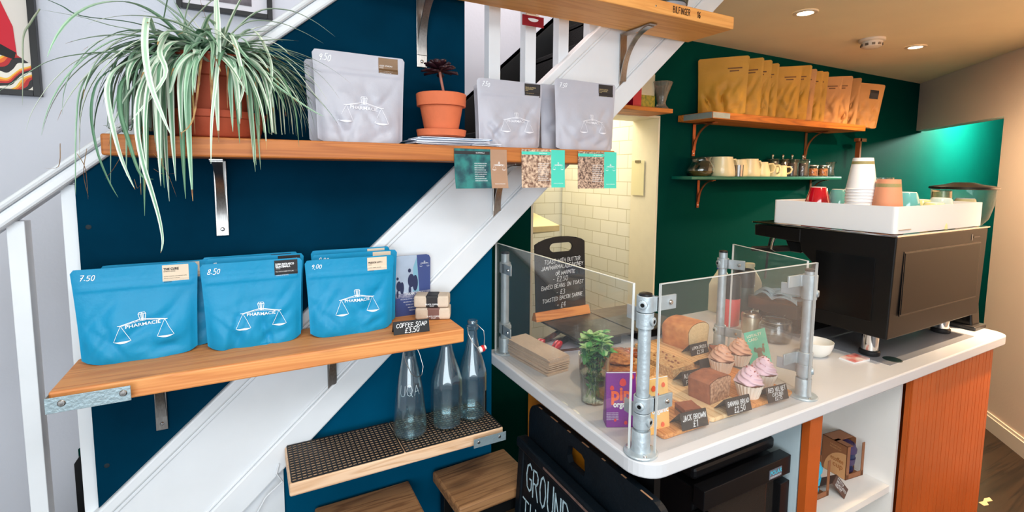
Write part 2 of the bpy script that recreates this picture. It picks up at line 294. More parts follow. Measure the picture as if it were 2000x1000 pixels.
# kitchen beyond the doorway
tile = bpy.data.materials.new('white_metro_tiles'); tile.use_nodes = True; nt = tile.node_tree; L = nt.links.new
tc = nt.nodes.new('ShaderNodeTexCoord'); sp = nt.nodes.new('ShaderNodeSeparateXYZ'); cbn = nt.nodes.new('ShaderNodeCombineXYZ'); L(tc.outputs['Object'], sp.inputs[0])
ad = nt.nodes.new('ShaderNodeMath'); L(sp.outputs[0], ad.inputs[0]); L(sp.outputs[1], ad.inputs[1]); L(ad.outputs[0], cbn.inputs[0]); L(sp.outputs[2], cbn.inputs[1])
bk = nt.nodes.new('ShaderNodeTexBrick'); bk.inputs['Scale'].default_value = 1; bk.inputs['Brick Width'].default_value = .165; bk.inputs['Row Height'].default_value = .083; bk.inputs['Mortar Size'].default_value = .0022
bk.inputs['Color1'].default_value = rgb(238, 234, 220); bk.inputs['Color2'].default_value = rgb(232, 228, 212); bk.inputs['Mortar'].default_value = rgb(196, 188, 160)
L(cbn.outputs[0], bk.inputs[0]); L(bk.outputs[0], nt.nodes['Principled BSDF'].inputs['Base Color']); nt.nodes['Principled BSDF'].inputs['Roughness'].default_value = .25
bp = nt.nodes.new('ShaderNodeBump'); bp.inputs['Strength'].default_value = .25; bp.inputs['Distance'].default_value = .002; bp.invert = True; L(bk.outputs[1], bp.inputs['Height']); L(bp.outputs[0], nt.nodes['Principled BSDF'].inputs['Normal'])
struct(MB().box((2.045, 2.6, 1.15), (.07, .75, 2.4)).build('wall_kitchen_side', tile))
struct(MB().box((1.4, 3.02, 1.15), (1.5, .05, 2.4)).build('wall_kitchen_back', tile))
struct(MB().box((.68, 2.56, 1.15), (.05, .86, 2.4)).build('wall_kitchen_left', CREAM))
struct(MB().box((1.4, 2.57, 2.37), (1.5, .92, .04)).build('ceiling_kitchen', CREAM))
struct(MB().box((1.4, 2.6, -.02), (1.5, .95, .04)).build('floor_kitchen', mat('kitchen_vinyl', rgb(170, 160, 140), .5)))
# right-hand wall, running towards the window, with the opening of the alcove under a bulkhead
V = Vector((.7153, .6988)); K = Vector((4.887, 2.064)); nrm = Vector((V.y, -V.x))
E1 = Vector((4.052, 1.248)); E2 = K-V*4.1
def slab(a, b, z0, z1, t=.09): p = [a, b, b+nrm*t, a+nrm*t]; return MB().prism([tuple(q) for q in p], z0, z1)
w_ = slab(E2, E1, 0, 2.31); w_.prism([tuple(q) for q in (E1, K, K+nrm*.09, E1+nrm*.09)], 1.91, 2.31); struct(w_.build('wall_right', BEIGE))
struct(slab(E1+nrm*.088+V*.0, E1+nrm*.9, 0, 2.31, .0).build('trim_0', BEIGE)) if False else None
al = MB(); al.box((5.85, 1.16, 1.15), (3.5, .05, 2.31)); al.box((7.57, 1.6, 1.15), (.06, .9, 2.31)); struct(al.build('wall_alcove', GREEN))
struct(MB().box((6.1, 1.5, 2.33), (3.2, 1.1, .03)).build('ceiling_alcove', CEIL))
sk = MB(); q = -nrm*.014
sk.prism([tuple(E2), tuple(E1), tuple(E1+q), tuple(E2+q)], 0, .085); sk.prism([tuple(E2), tuple(E1), tuple(E1+q*.55), tuple(E2+q*.55)], .085, .102)
struct(sk.build('baseboard_right', mat('cream_skirting_paint', rgb(236, 222, 204), .45)))
# walls behind the camera: shopfront with its window, and the left wall beyond the stairs
fw = MB(); fw.box((.6, -1.98, .2), (5.6, .06, .4)); fw.box((.6, -1.98, 2.4), (5.6, .06, .3)); fw.box((-2.02, -1.98, 1.3), (.36, .06, 1.9)); fw.box((2.4, -1.98, 1.3), (2.0, .06, 1.9)); struct(fw.build('wall_front', GREYWALL))
struct(MB().box((-2.2, 0, 1.6), (.06, 4.1, 3.3)).build('wall_left', GREYWALL))
struct(MB().box((2.2, -1.3, 1.15), (.06, 1.35, 2.3)).build('wall_front_return', BEIGE))
wn = MB(); wn.box((-.3, -1.97, .42), (3.1, .07, .05)); wn.box((-.3, -1.97, 2.25), (3.1, .07, .05))
for x in (-1.83, -.8, .22, 1.22): wn.box((x, -1.97, 1.33), (.05, .07, 1.8))
struct(wn.build('window_1', WHITE))
# under-stair panelling
sb = lambda x: .7058+.9066*x; st = lambda x: 1.0603+.909*x
struct(MB().prism([(.05, 0), (.683, 0), (.683, sb(.683)+.03), (.05, sb(.05)+.03)], WY, WY+.018, 'xz').build('wall_under_stairs', TEAL))
struct(MB().prism([(-.9, 0), (.052, 0), (.052, sb(.052)+.03), (-.15, sb(-.15)+.05), (-.9, .1)], WY-.008, WY+.02, 'xz').build('trim_1', WHITE))
struct(MB().box((.675, 1.72, .8), (.015, .59, 1.5)).build('wall_under_stairs_return', mat('blackish_green_paint', rgb(2, 40, 40), .55)))
# ---------------------------------------------------------------- staircase
stair = thing('staircase', 'white painted staircase with dark navy infill panel rising behind the wooden shelves', 'staircase', (0, 0, 0))
XL, XR = -1.1, 1.95
MB().prism([(XL, sb(XL)), (XR, sb(XR)), (XR, st(XR)), (XL, st(XL))], 1.391, 1.42, 'xz').build('stringer', WHITE, stair, bevel=.002)
def mould(zf, dz, y0, y1, name, r=.006):
    return MB().prism([(XL, zf(XL)), (XR, zf(XR)), (XR, zf(XR)+dz), (XL, zf(XL)+dz)], y0, y1, 'xz').build(name, WHITE, stair, bevel=r)
mould(lambda x: st(x)-.028, .036, 1.3795, 1.43, 'cap_moulding', .005); mould(lambda x: st(x)-.042, .014, 1.386, 1.392, 'cap_moulding', .004)
mould(lambda x: sb(x)-.004, .092, 1.3815, 1.392, 'bottom_moulding', .005); mould(lambda x: sb(x)+.088, .010, 1.387, 1.392, 'bottom_moulding', .003)
rt = lambda x: 1.8624+.845*x; rb = lambda x: 1.812+.845*x
RX0, RX1 = -1.1, .75
hr = MB(); hr.prism([(RX0, rt(RX0)-.052), (RX1, rt(RX1)-.052), (RX1, rt(RX1)-.018), (RX0, rt(RX0)-.018)], 1.382, 1.438, 'xz')
hr.prism([(RX0, rt(RX0)-.018), (RX1, rt(RX1)-.018), (RX1, rt(RX1)), (RX0, rt(RX0))], 1.372, 1.448, 'xz'); hr.build('handrail', WHITE, stair, bevel=.007)
MB().prism([(-.3385, st(-.3385)-.1), (.584, st(.584)-.1), (.584, rb(.584)), (-.3385, rb(-.3385))], WY-.012, WY+.006, 'xz').build('navy_panel', NAVY, stair, bevel=.001)
for hx, hz in ((-.320, 1.42), (-.318, .86)): MB().lathe([(0, .0006), (.0045, .0004), (.0055, 0)], 14, M=Matrix.Translation((hx, WY-.0122, hz)) @ Matrix.Rotation(PI/2, 4, 'X')).build('screw_hole_shade_disc', mat('screw_hole_shadow', rgb(2, 24, 34), .7), stair)  # dark discs paint the shade inside small open screw holes
for x, top in ((-.444, rb(-.444)), (-.352, rb(-.352)), (-.56, rb(-.56)), (.691, 2.6), (.821, 2.6), (.949, 2.7), (1.075, 2.8), (1.2, 2.9)):
    b0 = st(x)-.03; MB().box((x, 1.43, (b0+top)/2), (.040 if x > 0 else .030, .036, top-b0)).build('baluster', WHITE, stair, bevel=.0015)
TREAD = mat('black_stair_carpet', rgb(12, 12, 14), .9, noise_amt=.3, noise_scale=60, bump=.3, bump_scale=200)
for i in range(3, 14):
    x = -1.0+i*.198; z = st(x)-.07
    sb_ = MB(); sb_.box((x+.10, 1.71, z-.015), (.22, .57, .03)); sb_.box((x, 1.71, z-.11), (.02, .57, .19)); sb_.build('tread', TREAD, stair, bevel=.004)
MB().prism([(-.537, .2), (1.95, sl(1.95)-.36), (1.95, sl(1.95)), (-.49, sl(-.49)), (-.537, sl(-.537)-.03)], 1.998, 2.012, 'xz').build('wall_string', BLACK, stair)
# ---------------------------------------------------------------- shelf boards
def board(name, label, x0, x1, y0, y1, z0, z1, m, cat='shelf', bev=.004):
    t = thing(name, label, cat, ((x0+x1)/2, (y0+y1)/2, z0))
    o = MB().box((0, 0, (z1-z0)/2), (x1-x0, y1-y0, z1-z0)).build('board', m, t, bevel=bev); return t
YF = 1.188
s2 = board('wooden_shelf', 'long amber wooden shelf under the spider plant and grey coffee bags', -.246, .995, YF, 1.3785, 1.5755, 1.6165, SCAFF2)
s3 = board('wooden_shelf', 'orange toned thick board shelf carrying the blue coffee bags', -.349, .4935, YF, 1.3785, 1.092, 1.130, SCAFF)
s1 = board('wooden_shelf', 'honey pine high board shelf stamped with dark capital letters', .25, 1.477, 1.163, 1.363, 2.040, 2.0815, TOPW)
s4 = board('wooden_shelf', 'pale scaffold board shelf with a black rubber mat and bottles on it', .056, .621, 1.2025, 1.3785, .781, .8145, PALEW)
# galvanised end bands with embossed marks
def band(t, w, h, lx, mir=1):
    b = MB(); b.box((0, 0, 0), (w, .0016, h)); b.box((-mir*(w/2-.0008)-mir*.0, .09, 0), (.0016, .18, h)) if mir else None
    o = b.build('end_band', GALVBAND, t, bevel=.0006); o.location = (lx, -.1125-.0012, .019); return o
b1 = band(s3, .128, .030, -.421+.0635, 1)
nl = MB()
for x in (-.040, .052): nl.lathe([(0, .0016), (.005, .0014), (.0065, 0)], 16, M=Matrix.Translation((x, -.001, .002)) @ Matrix.Rotation(PI/2, 4, 'X'))
nl.build('nail', STEEL, b1, smooth=True)
emb = mat('embossed_metal', rgb(182, 200, 204), .35, .7)
e_ = MB(); hand(e_, 'SC 12', -.008, -.009, .0105, flat(.0009), .0011, slant=0, jit=.01, center=True); hand(e_, 'CRTG', .030, .0005, .0072, flat(.0009), .0009, slant=0, jit=.01)
ribbon(e_, [(.030+.019*math.cos(a*PI/12), .004+.0088*math.sin(a*PI/12)) for a in range(25)], .0009, flat(.0009)); e_.build('embossed_mark', emb, b1)
b4 = MB().box((0, 0, 0), (.10, .0016, .026)).build('end_band', GALVBAND, s4, bevel=.0006); b4.location = (.2325, -.1046, .0165)
k_ = MB(); [k_.lathe([(0, .0014), (.0035, .001), (.0045, 0)], 12, M=Matrix.Translation((x, -.0008, .001)) @ Matrix.Rotation(PI/2, 4, 'X')) for x in (-.035, .03)]; k_.build('nail', STEEL, b4)
STAMP = mat('burnt_black_stamp', rgb(46, 26, 16), .8)
sm = MB(); hand(sm, 'BILFINGER', 1.228-.8635, .0125, .0185, flat(-.1002), .0028, slant=.0, jit=.015, sx=.62, gap=.32, seed=3); hand(sm, '16', 1.305-.8635, .0125, .0185, flat(-.1002), .0036, slant=0, jit=.02, sx=.7, gap=.3); sm.build('stamped_lettering', STAMP, s1)
MB().lathe([(0, .001), (.0022, .0005), (.003, 0)], 10, M=Matrix.Translation((.255, -.1002, .02)) @ Matrix.Rotation(PI/2, 4, 'X')).build('nail', STEEL, s1)
# curved steel brackets
def bracket(label, x, zt, depth, drop, y=1.397, w=.027, m=STEEL, group=None, name='shelf_bracket'):
    t = thing(name, label, 'bracket', (x, y, zt), 0, group)
    MB().strip([(0, -.002, -.001), (0, -.002, -drop)], w, .004, side=(1, 0, 0)).build('wall_plate', m, t, bevel=.0008)
    MB().strip([(0, -.001, -.003), (0, -depth, -.003)], w, .004, side=(1, 0, 0)).build('top_plate', m, t, bevel=.0008)
    n = 14; pts = []
    for i in range(n+1):
        a = i/n; pts.append((0, -.006-(depth-.02)*(1-math.cos(a*PI/2))**1.0, -drop+.034+(drop-.040)*math.sin(a*PI/2)))
    MB().strip(pts, [w*(.9-.25*math.sin(PI*i/n)) for i in range(n+1)], .004, side=(1, 0, 0)).build('curved_brace', m, t, smooth=True)
    s = MB(); s.lathe([(0, .003), (.003, .0026), (.005, 0)], 14, M=Matrix.Translation((0, -.004, -drop+.016)) @ Matrix.Rotation(PI/2, 4, 'X')); s.lathe([(0, .003), (.003, .0026), (.005, 0)], 14, M=Matrix.Translation((0, -depth+.02, -.005)) @ Matrix.Rotation(PI, 4, 'X')); s.build('screw', CHROME, t, smooth=True)
    return t
bracket('curved steel bracket fixed to navy panel below the spider plant', -.063, 1.5745, .15, .187, 1.3955)
bracket('curved steel bracket under the amber shelf, behind the hanging green card', .688, 1.5745, .15, .182, 1.390)
bracket('curved steel bracket on navy panel beside the dark succulent', .449, 2.039, .15, .192, 1.3955, w=.03)
bracket('curved steel bracket below the stamped lettering of the pine shelf', 1.186, 2.039, .15, .20, 1.390, w=.03)
bracket('curved steel bracket on navy panel under the leftmost blue coffee bag', -.208, 1.0905, .12, .168, 1.3955, w=.024)
bracket('short steel bracket on white stair stringer under the blue coffee bags', .182, 1.0905, .12, .165, 1.390, w=.024)
bracket('small rusty bracket hidden below the mat covered shelf', .085, .7795, .15, .06, 1.398)
# black rubber drip mat made as a lattice
def bar_mat(x0, x1, y0, y1, z, label, group=None):
    t = MB(); nx = round((x1-x0)/.0116); ny = 15; sx = (x1-x0)/nx; sy = (y1-y0)/ny; hh = .0022
    for j in range(ny+1): t.box(((x0+x1)/2, y0+j*sy, z+hh/2), (x1-x0, .0045, hh))
    for jj in range(ny):
        for i in range(nx+1):
            t.box((x0+i*sx, y0+(jj+.5)*sy, z+hh/2), (.0030, sy*.9, hh*.86))
    return tag(t.build('rubber_bar_mat', mat('black_rubber', rgb(24, 24, 26), .5, noise_amt=.2), None), label, 'mat', group)
bar_mat(.062, .330, 1.2065, 1.3765, .8148, 'black perforated rubber mat on pale shelf, on the side without bottles')
bar_mat(.336, .617, 1.2065, 1.3765, .8148, 'black perforated rubber mat under the three glass bottles')
# stools / low wooden tables below
def low_table(label, cx, cy, wx, wy, z, th, rz):
    t = thing('wooden_stool', label, 'stool', (cx, cy, 0), rz)
    MB().box((0, 0, z-th/2), (wx, wy, th)).build('seat', STOOLW, t, bevel=.006)
    for a, b in ((-1, -1), (1, -1), (1, 1), (-1, 1)): MB().box((a*(wx/2-.035), b*(wy/2-.03), (z-th)/2), (.03, .03, z-th)).build('leg', BLACK, t, bevel=.002)
    MB().box((0, -wy/2+.03, z-th-.03), (wx-.08, .012, .04)).build('stretcher', BLACK, t)
    return t
low_table('low stool with a stained oak top beside the chalk lettered sign', (.735+.474)/2, 1.300, .258, .20, .615, .034, math.radians(3))
low_table('low stool with a plain oak top under the rubber mats', .262, 1.288, .27, .225, .605, .034, 0)

cbl = MB().tube([at(545, 905, y=1.379), at(540, 925, y=1.376), at(552, 940, y=1.378), at(520, 970, y=1.382), at(498, 1010, y=1.384)], .0024, 8).build('power_cable', WHITE, None, smooth=True); tag(cbl, 'thin white cable clipped along the stringer near the rubber mats', 'cable')
# ================================================================ COFFEE BAGS
BLUE = mat('blue_pouch_paper', rgb(16, 140, 186), .45, spec=.35, noise_amt=.06, noise_scale=12, bump=.12, bump_scale=45)
GREYP = mat('grey_pouch_paper', rgb(176, 176, 186), .4, noise_amt=.05, noise_scale=12, bump=.12, bump_scale=45)
KRAFT = mat('kraft_pouch_paper', rgb(210, 152, 52), .6, noise_amt=.12, noise_scale=10, bump=.25, bump_scale=30)
KRAFTP = mat('pinkish_kraft_paper', rgb(206, 146, 84), .6, noise_amt=.12, noise_scale=10, bump=.25, bump_scale=30)
INKW = mat('white_print', rgb(236, 246, 250), .5)
INKG = mat('pale_grey_print', rgb(232, 232, 238), .5)
def pouch_surface(w, h, d, seed, wr=1.0):
    rd = random.Random(seed)
    dents = [(rd.uniform(-.9, .9), rd.uniform(.1, .6), rd.uniform(-1, 1), rd.uniform(.006, .012)) for _ in range(7)]
    dents += [(.70, .60, .55, .016), (-.70, .30, -.5, .010), (.5, .12, .2, .008)]
    sd = seed*3.17
    def hw(v): return w/2*(1-.075*(1-v)**1.1-.012*math.sin(PI*v))
    def prof(v):
        if v < .18: return .88+.12*math.sin(v/.18*PI/2)
        if v < .76: t = (v-.18)/.58; return 1-.90*(t*t*(3-2*t))
        return max(.035, .10-.065*(v-.76)/.1)
    def S(x, z, sgn=-1):
        v = max(0, min(1, z/h)); u = max(-1, min(1, x/hw(v))); e = 2.2+1.8*(1-v)
        b = max(0, 1-(abs(u)/.955)**e) if abs(u) < .955 else 0
        y = d/2*prof(v)*b**.8+.0007
        y += wr*b*min(1, prof(v)*1.5)*(.0075*noise.noise(Vector((x*22+sd, z*20, sd)))+.0022*noise.noise(Vector((x*60, z*50+sd, sd))))
        for (a, c, sl_, am) in dents:
            dx = u-a; dz = v-c; r1 = dx*math.cos(sl_)+dz*math.sin(sl_); r2 = -dx*math.sin(sl_)+dz*math.cos(sl_)
            y -= wr*am*b*prof(v)*math.exp(-(r1/.42)**2-(r2/.055)**2)*.8
        if sgn < 0 and .755 < v < .86: y += .0042*(math.exp(-((v-.80)/.010)**2)+.6*math.exp(-((v-.845)/.008)**2))*(1 if abs(u) < .93 else 0)
        y += .0022*math.sin(x*26+sd)*v*v*(-sgn)
        return Vector((x, sgn*y if sgn < 0 else y, z))
    return S, hw, prof
def pouch_body(t, w, h, d, m, seed, nu=34, nv=34, wr=1.0):
    S, hw, prof = pouch_surface(w, h, d, seed, wr); mb = MB(); r = .008
    def f(i, j, sgn):
        u = -1+2*i; u = math.copysign(abs(u)**.85, u); v = j; x = u*hw(v)
        top = h
        ex = abs(x)-(hw(1)-r)
        if ex > 0: top = h-r+math.sqrt(max(0, r*r-ex*ex))
        z = v*top
        lift = .010*abs(u)**9*(1-v)**6
        p = S(x, z, sgn); return (p.x, p.y if abs(u) < .999 else 0, z+lift)
    mb.grid(lambda i, j: f(i, j, -1), nu, nv); mb.grid(lambda i, j: f(i, j, 1), nu, nv, flip=True)
    mb.grid(lambda i, j: (lambda a, b: (a[0], a[1]+(b[1]-a[1])*j, a[2]+.002+.010*math.sin(PI*j)))(f(i, 0, -1), f(i, 0, 1)), nu, 6, flip=True)
    o = mb.build('pouch', m, t, smooth=True, auto=75); return o, S
def surf(S, off): return lambda x, z: S(x, z)+Vector((0, -off, 0))
def scales_logo(S, cx, cz, s, parent, ink, tilt=0):
    mb = MB(); mf = surf(S, .0021)
    ct, st_ = math.cos(tilt), math.sin(tilt)
    P = lambda x, z: (cx+s*(x*ct-z*st_), cz+s*(x*st_+z*ct)); W = s*.0125
    line = lambda pts, wd=W: ribbon(mb, [P(*p) for p in pts], wd, mf)
    line([(-.5, .0), (-.06, .10), (.06, .10), (.5, .0)], W*1.5); line([(-.5, -.012), (-.1, .055), (.1, .055), (.5, -.012)], W*.8); line([(-.54, 0), (-.44, 0)], W*1.4); line([(.44, 0), (.54, 0)], W*1.4)
    line([(-.05, .06), (-.085, .24), (.085, .24), (.05, .06)], W*1.1); line([(-.085, .24), (-.06, .28), (.06, .28), (.085, .24)], W); line([(0, .27), (0, .06)], W*1.6); line([(-.03, .24), (-.02, .06)]); line([(.03, .24), (.02, .06)])
    for sx in (-1, 1):
        line([(sx*.48, 0), (sx*.48-.19, -.42)], W*.8); line([(sx*.48, 0), (sx*.48+.19, -.42)], W*.8)
        n = 10; top = [P(sx*.48-.2+.4*i/n, -.42) for i in range(n+1)]; bot = [P(sx*.48-.2+.4*i/n, -.42-.055*math.sin(PI*i/n)) for i in range(n+1)]
        mb.add([mf(*p) for p in top]+[mf(*p) for p in bot], [(i, n+1+i, n+2+i, i+1) for i in range(n)])
    mb.build('printed_scales_emblem', ink, parent)
    typeset('PHARMACIE', cx, cz-.088*s, .092*s, lambda x, z: mf(*(lambda a, b: (cx+(a-cx)*ct-(b-cz)*st_, cz+(a-cx)*st_+(b-cz)*ct))(x, z)), 'printed_name', ink, parent, sx=1.12, bold=s*.0018)
def sticker(S, x0, x1, z0, z1, m, ink, lines, parent):
    mb = MB(); mf = surf(S, .0007); mb.grid(lambda i, j: mf(x0+(x1-x0)*i, z0+(z1-z0)*j), 8, 8); o = mb.build('sticker', m, parent)
    for (tx, zf, hh, *k) in lines:
        typeset(tx, x0+.05*(x1-x0), z0+(z1-z0)*zf, hh*(z1-z0), surf(S, .0013), 'sticker_lettering', ink, parent, align='LEFT', sx=(k[0] if k else .85), bold=(.0003 if hh > .1 else 0))
def coffee_bag(label, x, y, z, w, h, d, m, seed, group, rz=0, price=None, stk=None, logo=True, lx=0, lz=.46, ls=.42, ink=None, lean=0, detail=34, sty=None, tilt=0):
    t = thing('coffee_bag', label, 'coffee bag', (x, y, z), rz, group)
    o, S = pouch_body(t, w, h, d, m, seed, detail, detail)
    if logo: scales_logo(S, lx*w, lz*h, ls*w, t, ink or INKW, tilt)
    if price:
        mb = MB(); hand(mb, price, -w*.38, h*.885, h*.058, surf(S, .0014), h*.0068, slant=.3, jit=.16, seed=seed, sx=.9); mb.build('handwritten_price', TXTW, t)
    if stk:
        sm_, ink2, L_ = stk; a, b = sty or (.20, .42); sticker(S, a*w, b*w, h*.79, h*.985, sm_, ink2, L_, t)
    return t
PB, PT = PAPERB, PAPERT
SB = 'blue coffee pouches on the thick board shelf'; SG = 'grey coffee pouches on the long shelf'
tiny = [('SLOWLY ROASTED AND BREWED WITH', .34, .05), ('NOTES OF BLACKCURRANT', .24, .05), ('SUPER SMOOTH BODY & LONG', .14, .055), ('SWEET FINISH', .05, .05)]
cure = (PT, TXTB, [('THE CURE', .72, .13), ('ESPRESSO BLEND', .62, .06)]+tiny)
juan = (PB, TXTW, [('JUAN NOLASCO', .70, .12), ('GUATEMALA', .55, .12), ('WASHED', .46, .055), ('MILK CHOC & CHERRY WITH LIME', .28, .055), ('BALANCED WITH SWEET MOLASSES', .17, .055), ('& ORANGE AFTERTASTE', .06, .055)])
prie = (PT, mat('brown_ink', rgb(96, 78, 66), .6), [('PRIEGOS LOT 1', .58, .12), ('WASHED', .46, .05), ('ALMOND, CARAMEL, MALT AND', .27, .05), ('RICH STONE FRUIT & HONEY', .17, .05), ('LONG FINISH', .07, .05)])
Z3, Z2 = 1.1302, 1.6167
coffee_bag('blue coffee pouch priced 7.50 with cream sticker, at the metal banded shelf end', -.226, 1.326, Z3, .226, .207, .046, BLUE, 1, SB, rz=.02, price='7.50', stk=cure, lx=.03, lz=.40, ls=.36, tilt=.05)
coffee_bag('blue pouch with cream sticker mostly hidden behind the 7.50 pouch', -.190, 1.3625, Z3, .216, .206, .018, BLUE, 2, SB, rz=.0, price='7.50', stk=cure, logo=False, sty=(.16, .36))
coffee_bag('blue coffee pouch priced 8.50 with black sticker, front one of the middle row', .000, 1.308, Z3, .216, .203, .044, BLUE, 3, SB, rz=0, price='8.50', stk=juan, lx=.06, lz=.40, ls=.37, sty=(.21, .45))
coffee_bag('blue pouch with black sticker directly behind the 8.50 pouch', .008, 1.343, Z3, .214, .209, .020, BLUE, 4, SB, rz=0, price='7.60', stk=juan, logo=False, sty=(.22, .46))
coffee_bag('rearmost blue pouch with black sticker in the middle row', -.002, 1.3655, Z3, .212, .210, .016, BLUE, 5, SB, rz=.0, price='8.50', stk=juan, logo=False, sty=(.2, .42))
coffee_bag('blue coffee pouch priced 9.00 with cream sticker, next to the coffee soap card', .2235, 1.2955, Z3, .222, .196, .046, BLUE, 6, SB, rz=0, price='9.00', stk=prie, lx=.05, lz=.46, ls=.37, sty=(.18, .41))
coffee_bag('blue pouch with beige topped sticker behind the 9.00 pouch', .243, 1.333, Z3, .220, .203, .020, BLUE, 7, SB, rz=0, price='9.00', stk=prie, logo=False, sty=(.2, .42))
coffee_bag('rearmost blue pouch against the stringer, beige topped sticker above the 9.00 pouch', .236, 1.3575, Z3, .205, .210, .018, BLUE, 8, SB, rz=0, price='9.00', stk=prie, logo=False, sty=(.2, .43))
GOLDP = mat('bronze_sticker_paper', rgb(112, 84, 56), .35, .3, noise_amt=.3, noise_scale=30)
eth = (GOLDP, TXTW, [('GIGEY, ETHIOPIA', .50, .085), ('WASHED', .40, .05), ('LEMON & BERGAMOT FLAVOURS', .20, .045), ('JASMINE WITH APRICOT JAM', .12, .045), ('LONG FINISH', .04, .045)])
fin = (PB, mat('gold_ink', rgb(206, 184, 132), .5), [('FINCA ALAMEDA', .66, .10), ('GUATEMALA', .54, .10), ('WASHED', .45, .05), ('TOFFEE & RED APPLE WITH', .24, .05), ('PLUM, SWEET BODY AND', .15, .05), ('COCOA AFTERTASTE', .06, .05)])
san = (PB, mat('gold_ink', rgb(206, 184, 132), .5), [('SANTA LETICIA', .58, .10), ('EL SALVADOR', .46, .10), ('WASHED', .37, .05), ('NUTTY & SWEET BODY', .18, .05), ('WITH LIME AND CARAMEL', .09, .05)])
coffee_bag('upright grey coffee pouch priced 9.50 with bronze sticker beside the spider plant', .250, 1.262, Z2, .221, .218, .046, GREYP, 11, SG, rz=0, price='9.50', stk=eth, lx=.02, lz=.41, ls=.40, ink=INKG, tilt=-.04)
coffee_bag('grey pouch tucked behind the 9.50 grey pouch by the plant leaves', .233, 1.315, Z2, .214, .203, .036, GREYP, 12, SG, rz=.05, logo=False)
coffee_bag('grey pouch with black sticker standing next to the leaflets and small succulent', .673, 1.272, Z2, .210, .194, .050, GREYP, 13, SG, rz=-.03, price='7.50', stk=fin, lx=.06, lz=.42, ls=.37, ink=INKG, sty=(.22, .47))
coffee_bag('grey pouch hidden behind the first black stickered grey pouch', .690, 1.328, Z2, .212, .186, .044, GREYP, 14, SG, rz=-.05, logo=False)
coffee_bag('grey pouch with black sticker standing last on the shelf, nearest the doorway', .934, 1.262, Z2, .234, .214, .052, GREYP, 15, SG, rz=0, price='7.50', stk=san, lx=.06, lz=.42, ls=.33, ink=INKG, sty=(.21, .45))
coffee_bag('grey pouch hidden behind the grey pouch nearest the doorway', .915, 1.322, Z2, .224, .206, .044, GREYP, 16, SG, rz=.0, logo=False)
# ================================================================ HANGING CARDS AND LEAFLETS
def photo_mat(name, c1, c2, sc_, c3=None):
    m = mat(name, c1, .6, col2=c2, noise_scale=sc_); return m
def hang_card(label, x0, x1, z0, z1, pm, strip_m, split, band_m, curl=0, txt=None):
    t = thing('information_card', label, 'card', ((x0+x1)/2, 1.1865, z1), 0, 'information cards hanging from the long shelf'); w = x1-x0; h = z1-z0; s = w*split-w/2
    cur = lambda u, v: Vector((u, -.0016-curl*(v/h)**2*.5, -h+v if False else v-h)) 
    f = lambda off: (lambda u, v: Vector((u, -.0016-off-curl*((h-v)/h)**2, v-h)))
    mb = MB(); mb.grid(lambda i, j: f(0)(-w/2+(s+w/2)*i, h*j), 4, 8); mb.build('picture_page', pm, t, solid=.0008)
    mb = MB(); mb.grid(lambda i, j: f(.002*i)(s+(w/2-s)*i, h*j), 3, 8); mb.build('side_strip', strip_m, t, solid=.0008)
    mb = MB(); mb.grid(lambda i, j: f(.001)(-w/2+(s+w/2-.002)*i, h*(.86+.08*j)), 3, 1); mb.build('title_band', band_m, t)
    S_ = lambda x, z: f(.0008)(x, z)
    scales_logo(S_, (s+w/2)/2, h*.60, (w/2-s)*.62, t, TXTW)
    for k in range(9): typeset(['COFFEE GROWN IN THE HIGH', 'VALLEYS, WASHED AND SUN', 'DRIED ON RAISED BEDS', 'NOTES OF RED FRUITS AND'][k % 4], s-.002-w*.30, h*(.62-.055*k), h*.026, f(.0012), 'printed_lettering', TXTW, t, align='LEFT', sx=.7)
    typeset(txt or 'GUATEMALA', s-.002-w*.27, h*.885, h*.034, f(.0016), 'printed_lettering', TXTW, t, align='LEFT', sx=.9)
    typeset('PHARMACIE COFFEE ROASTERS', (s+w/2)/2, h*.10, h*.022, f(.003), 'printed_lettering', TXTW, t, sx=.7)
TQ = mat('turquoise_card', rgb(72, 198, 176), .6); CARDB = mat('tan_card', rgb(168, 132, 106), .7, noise_amt=.08)
hang_card('hanging card with a dark green hillside picture and tan side strip', .465, .616, 1.506, 1.609, photo_mat('green_hillside_print', rgb(36, 120, 116), rgb(8, 62, 72), 38), CARDB, .68, PAPERB, .012)
hang_card('hanging card with a brown foliage picture and turquoise strip, middle of three', .663, .805, 1.506, 1.613, photo_mat('brown_foliage_print', rgb(226, 196, 168), rgb(112, 82, 68), 130), TQ, .68, TQ, .004, 'GUATEMALA')
hang_card('hanging card with a brown crowd of cherries picture, nearest the doorway', .853, .996, 1.502, 1.612, photo_mat('brown_cherries_print', rgb(204, 174, 150), rgb(74, 54, 50), 190), TQ, .68, TQ, .003, 'EL SALVADOR')
LEAFM = mat('leaflet_paper', rgb(222, 226, 236), .55); LEAFB = mat('leaflet_blue_print', rgb(60, 120, 170), .5, col2=rgb(190, 206, 224), noise_scale=25)
rd = random.Random(5)
for i in range(12):
    t = MB().box((0, 0, 0), (.205-.004*(i % 3), .105, .0014)).build('leaflet', [LEAFM if i % 3 else LEAFB]); t.location = (.474+rd.uniform(-.010, .010), 1.262+rd.uniform(-.01, .01), Z2+.0010+i*.00175); t.rotation_euler = (0, 0, rd.uniform(-.09, .09))
    tag(t, 'pale printed leaflet in the fanned stack under the small terracotta saucer', 'leaflet', 'stack of leaflets under the succulent')
t = thing('leaflet', 'open folded leaflet slipping off the stack towards the black stickered grey pouch', 'leaflet', (.575, 1.215, Z2))
MB().box((-.01, 0, .003), (.085, .030, .0016)).build('page', LEAFM, t); MB().box((-.006, 0, .0065), (.08, .028, .0016)).build('page', LEAFM, t)
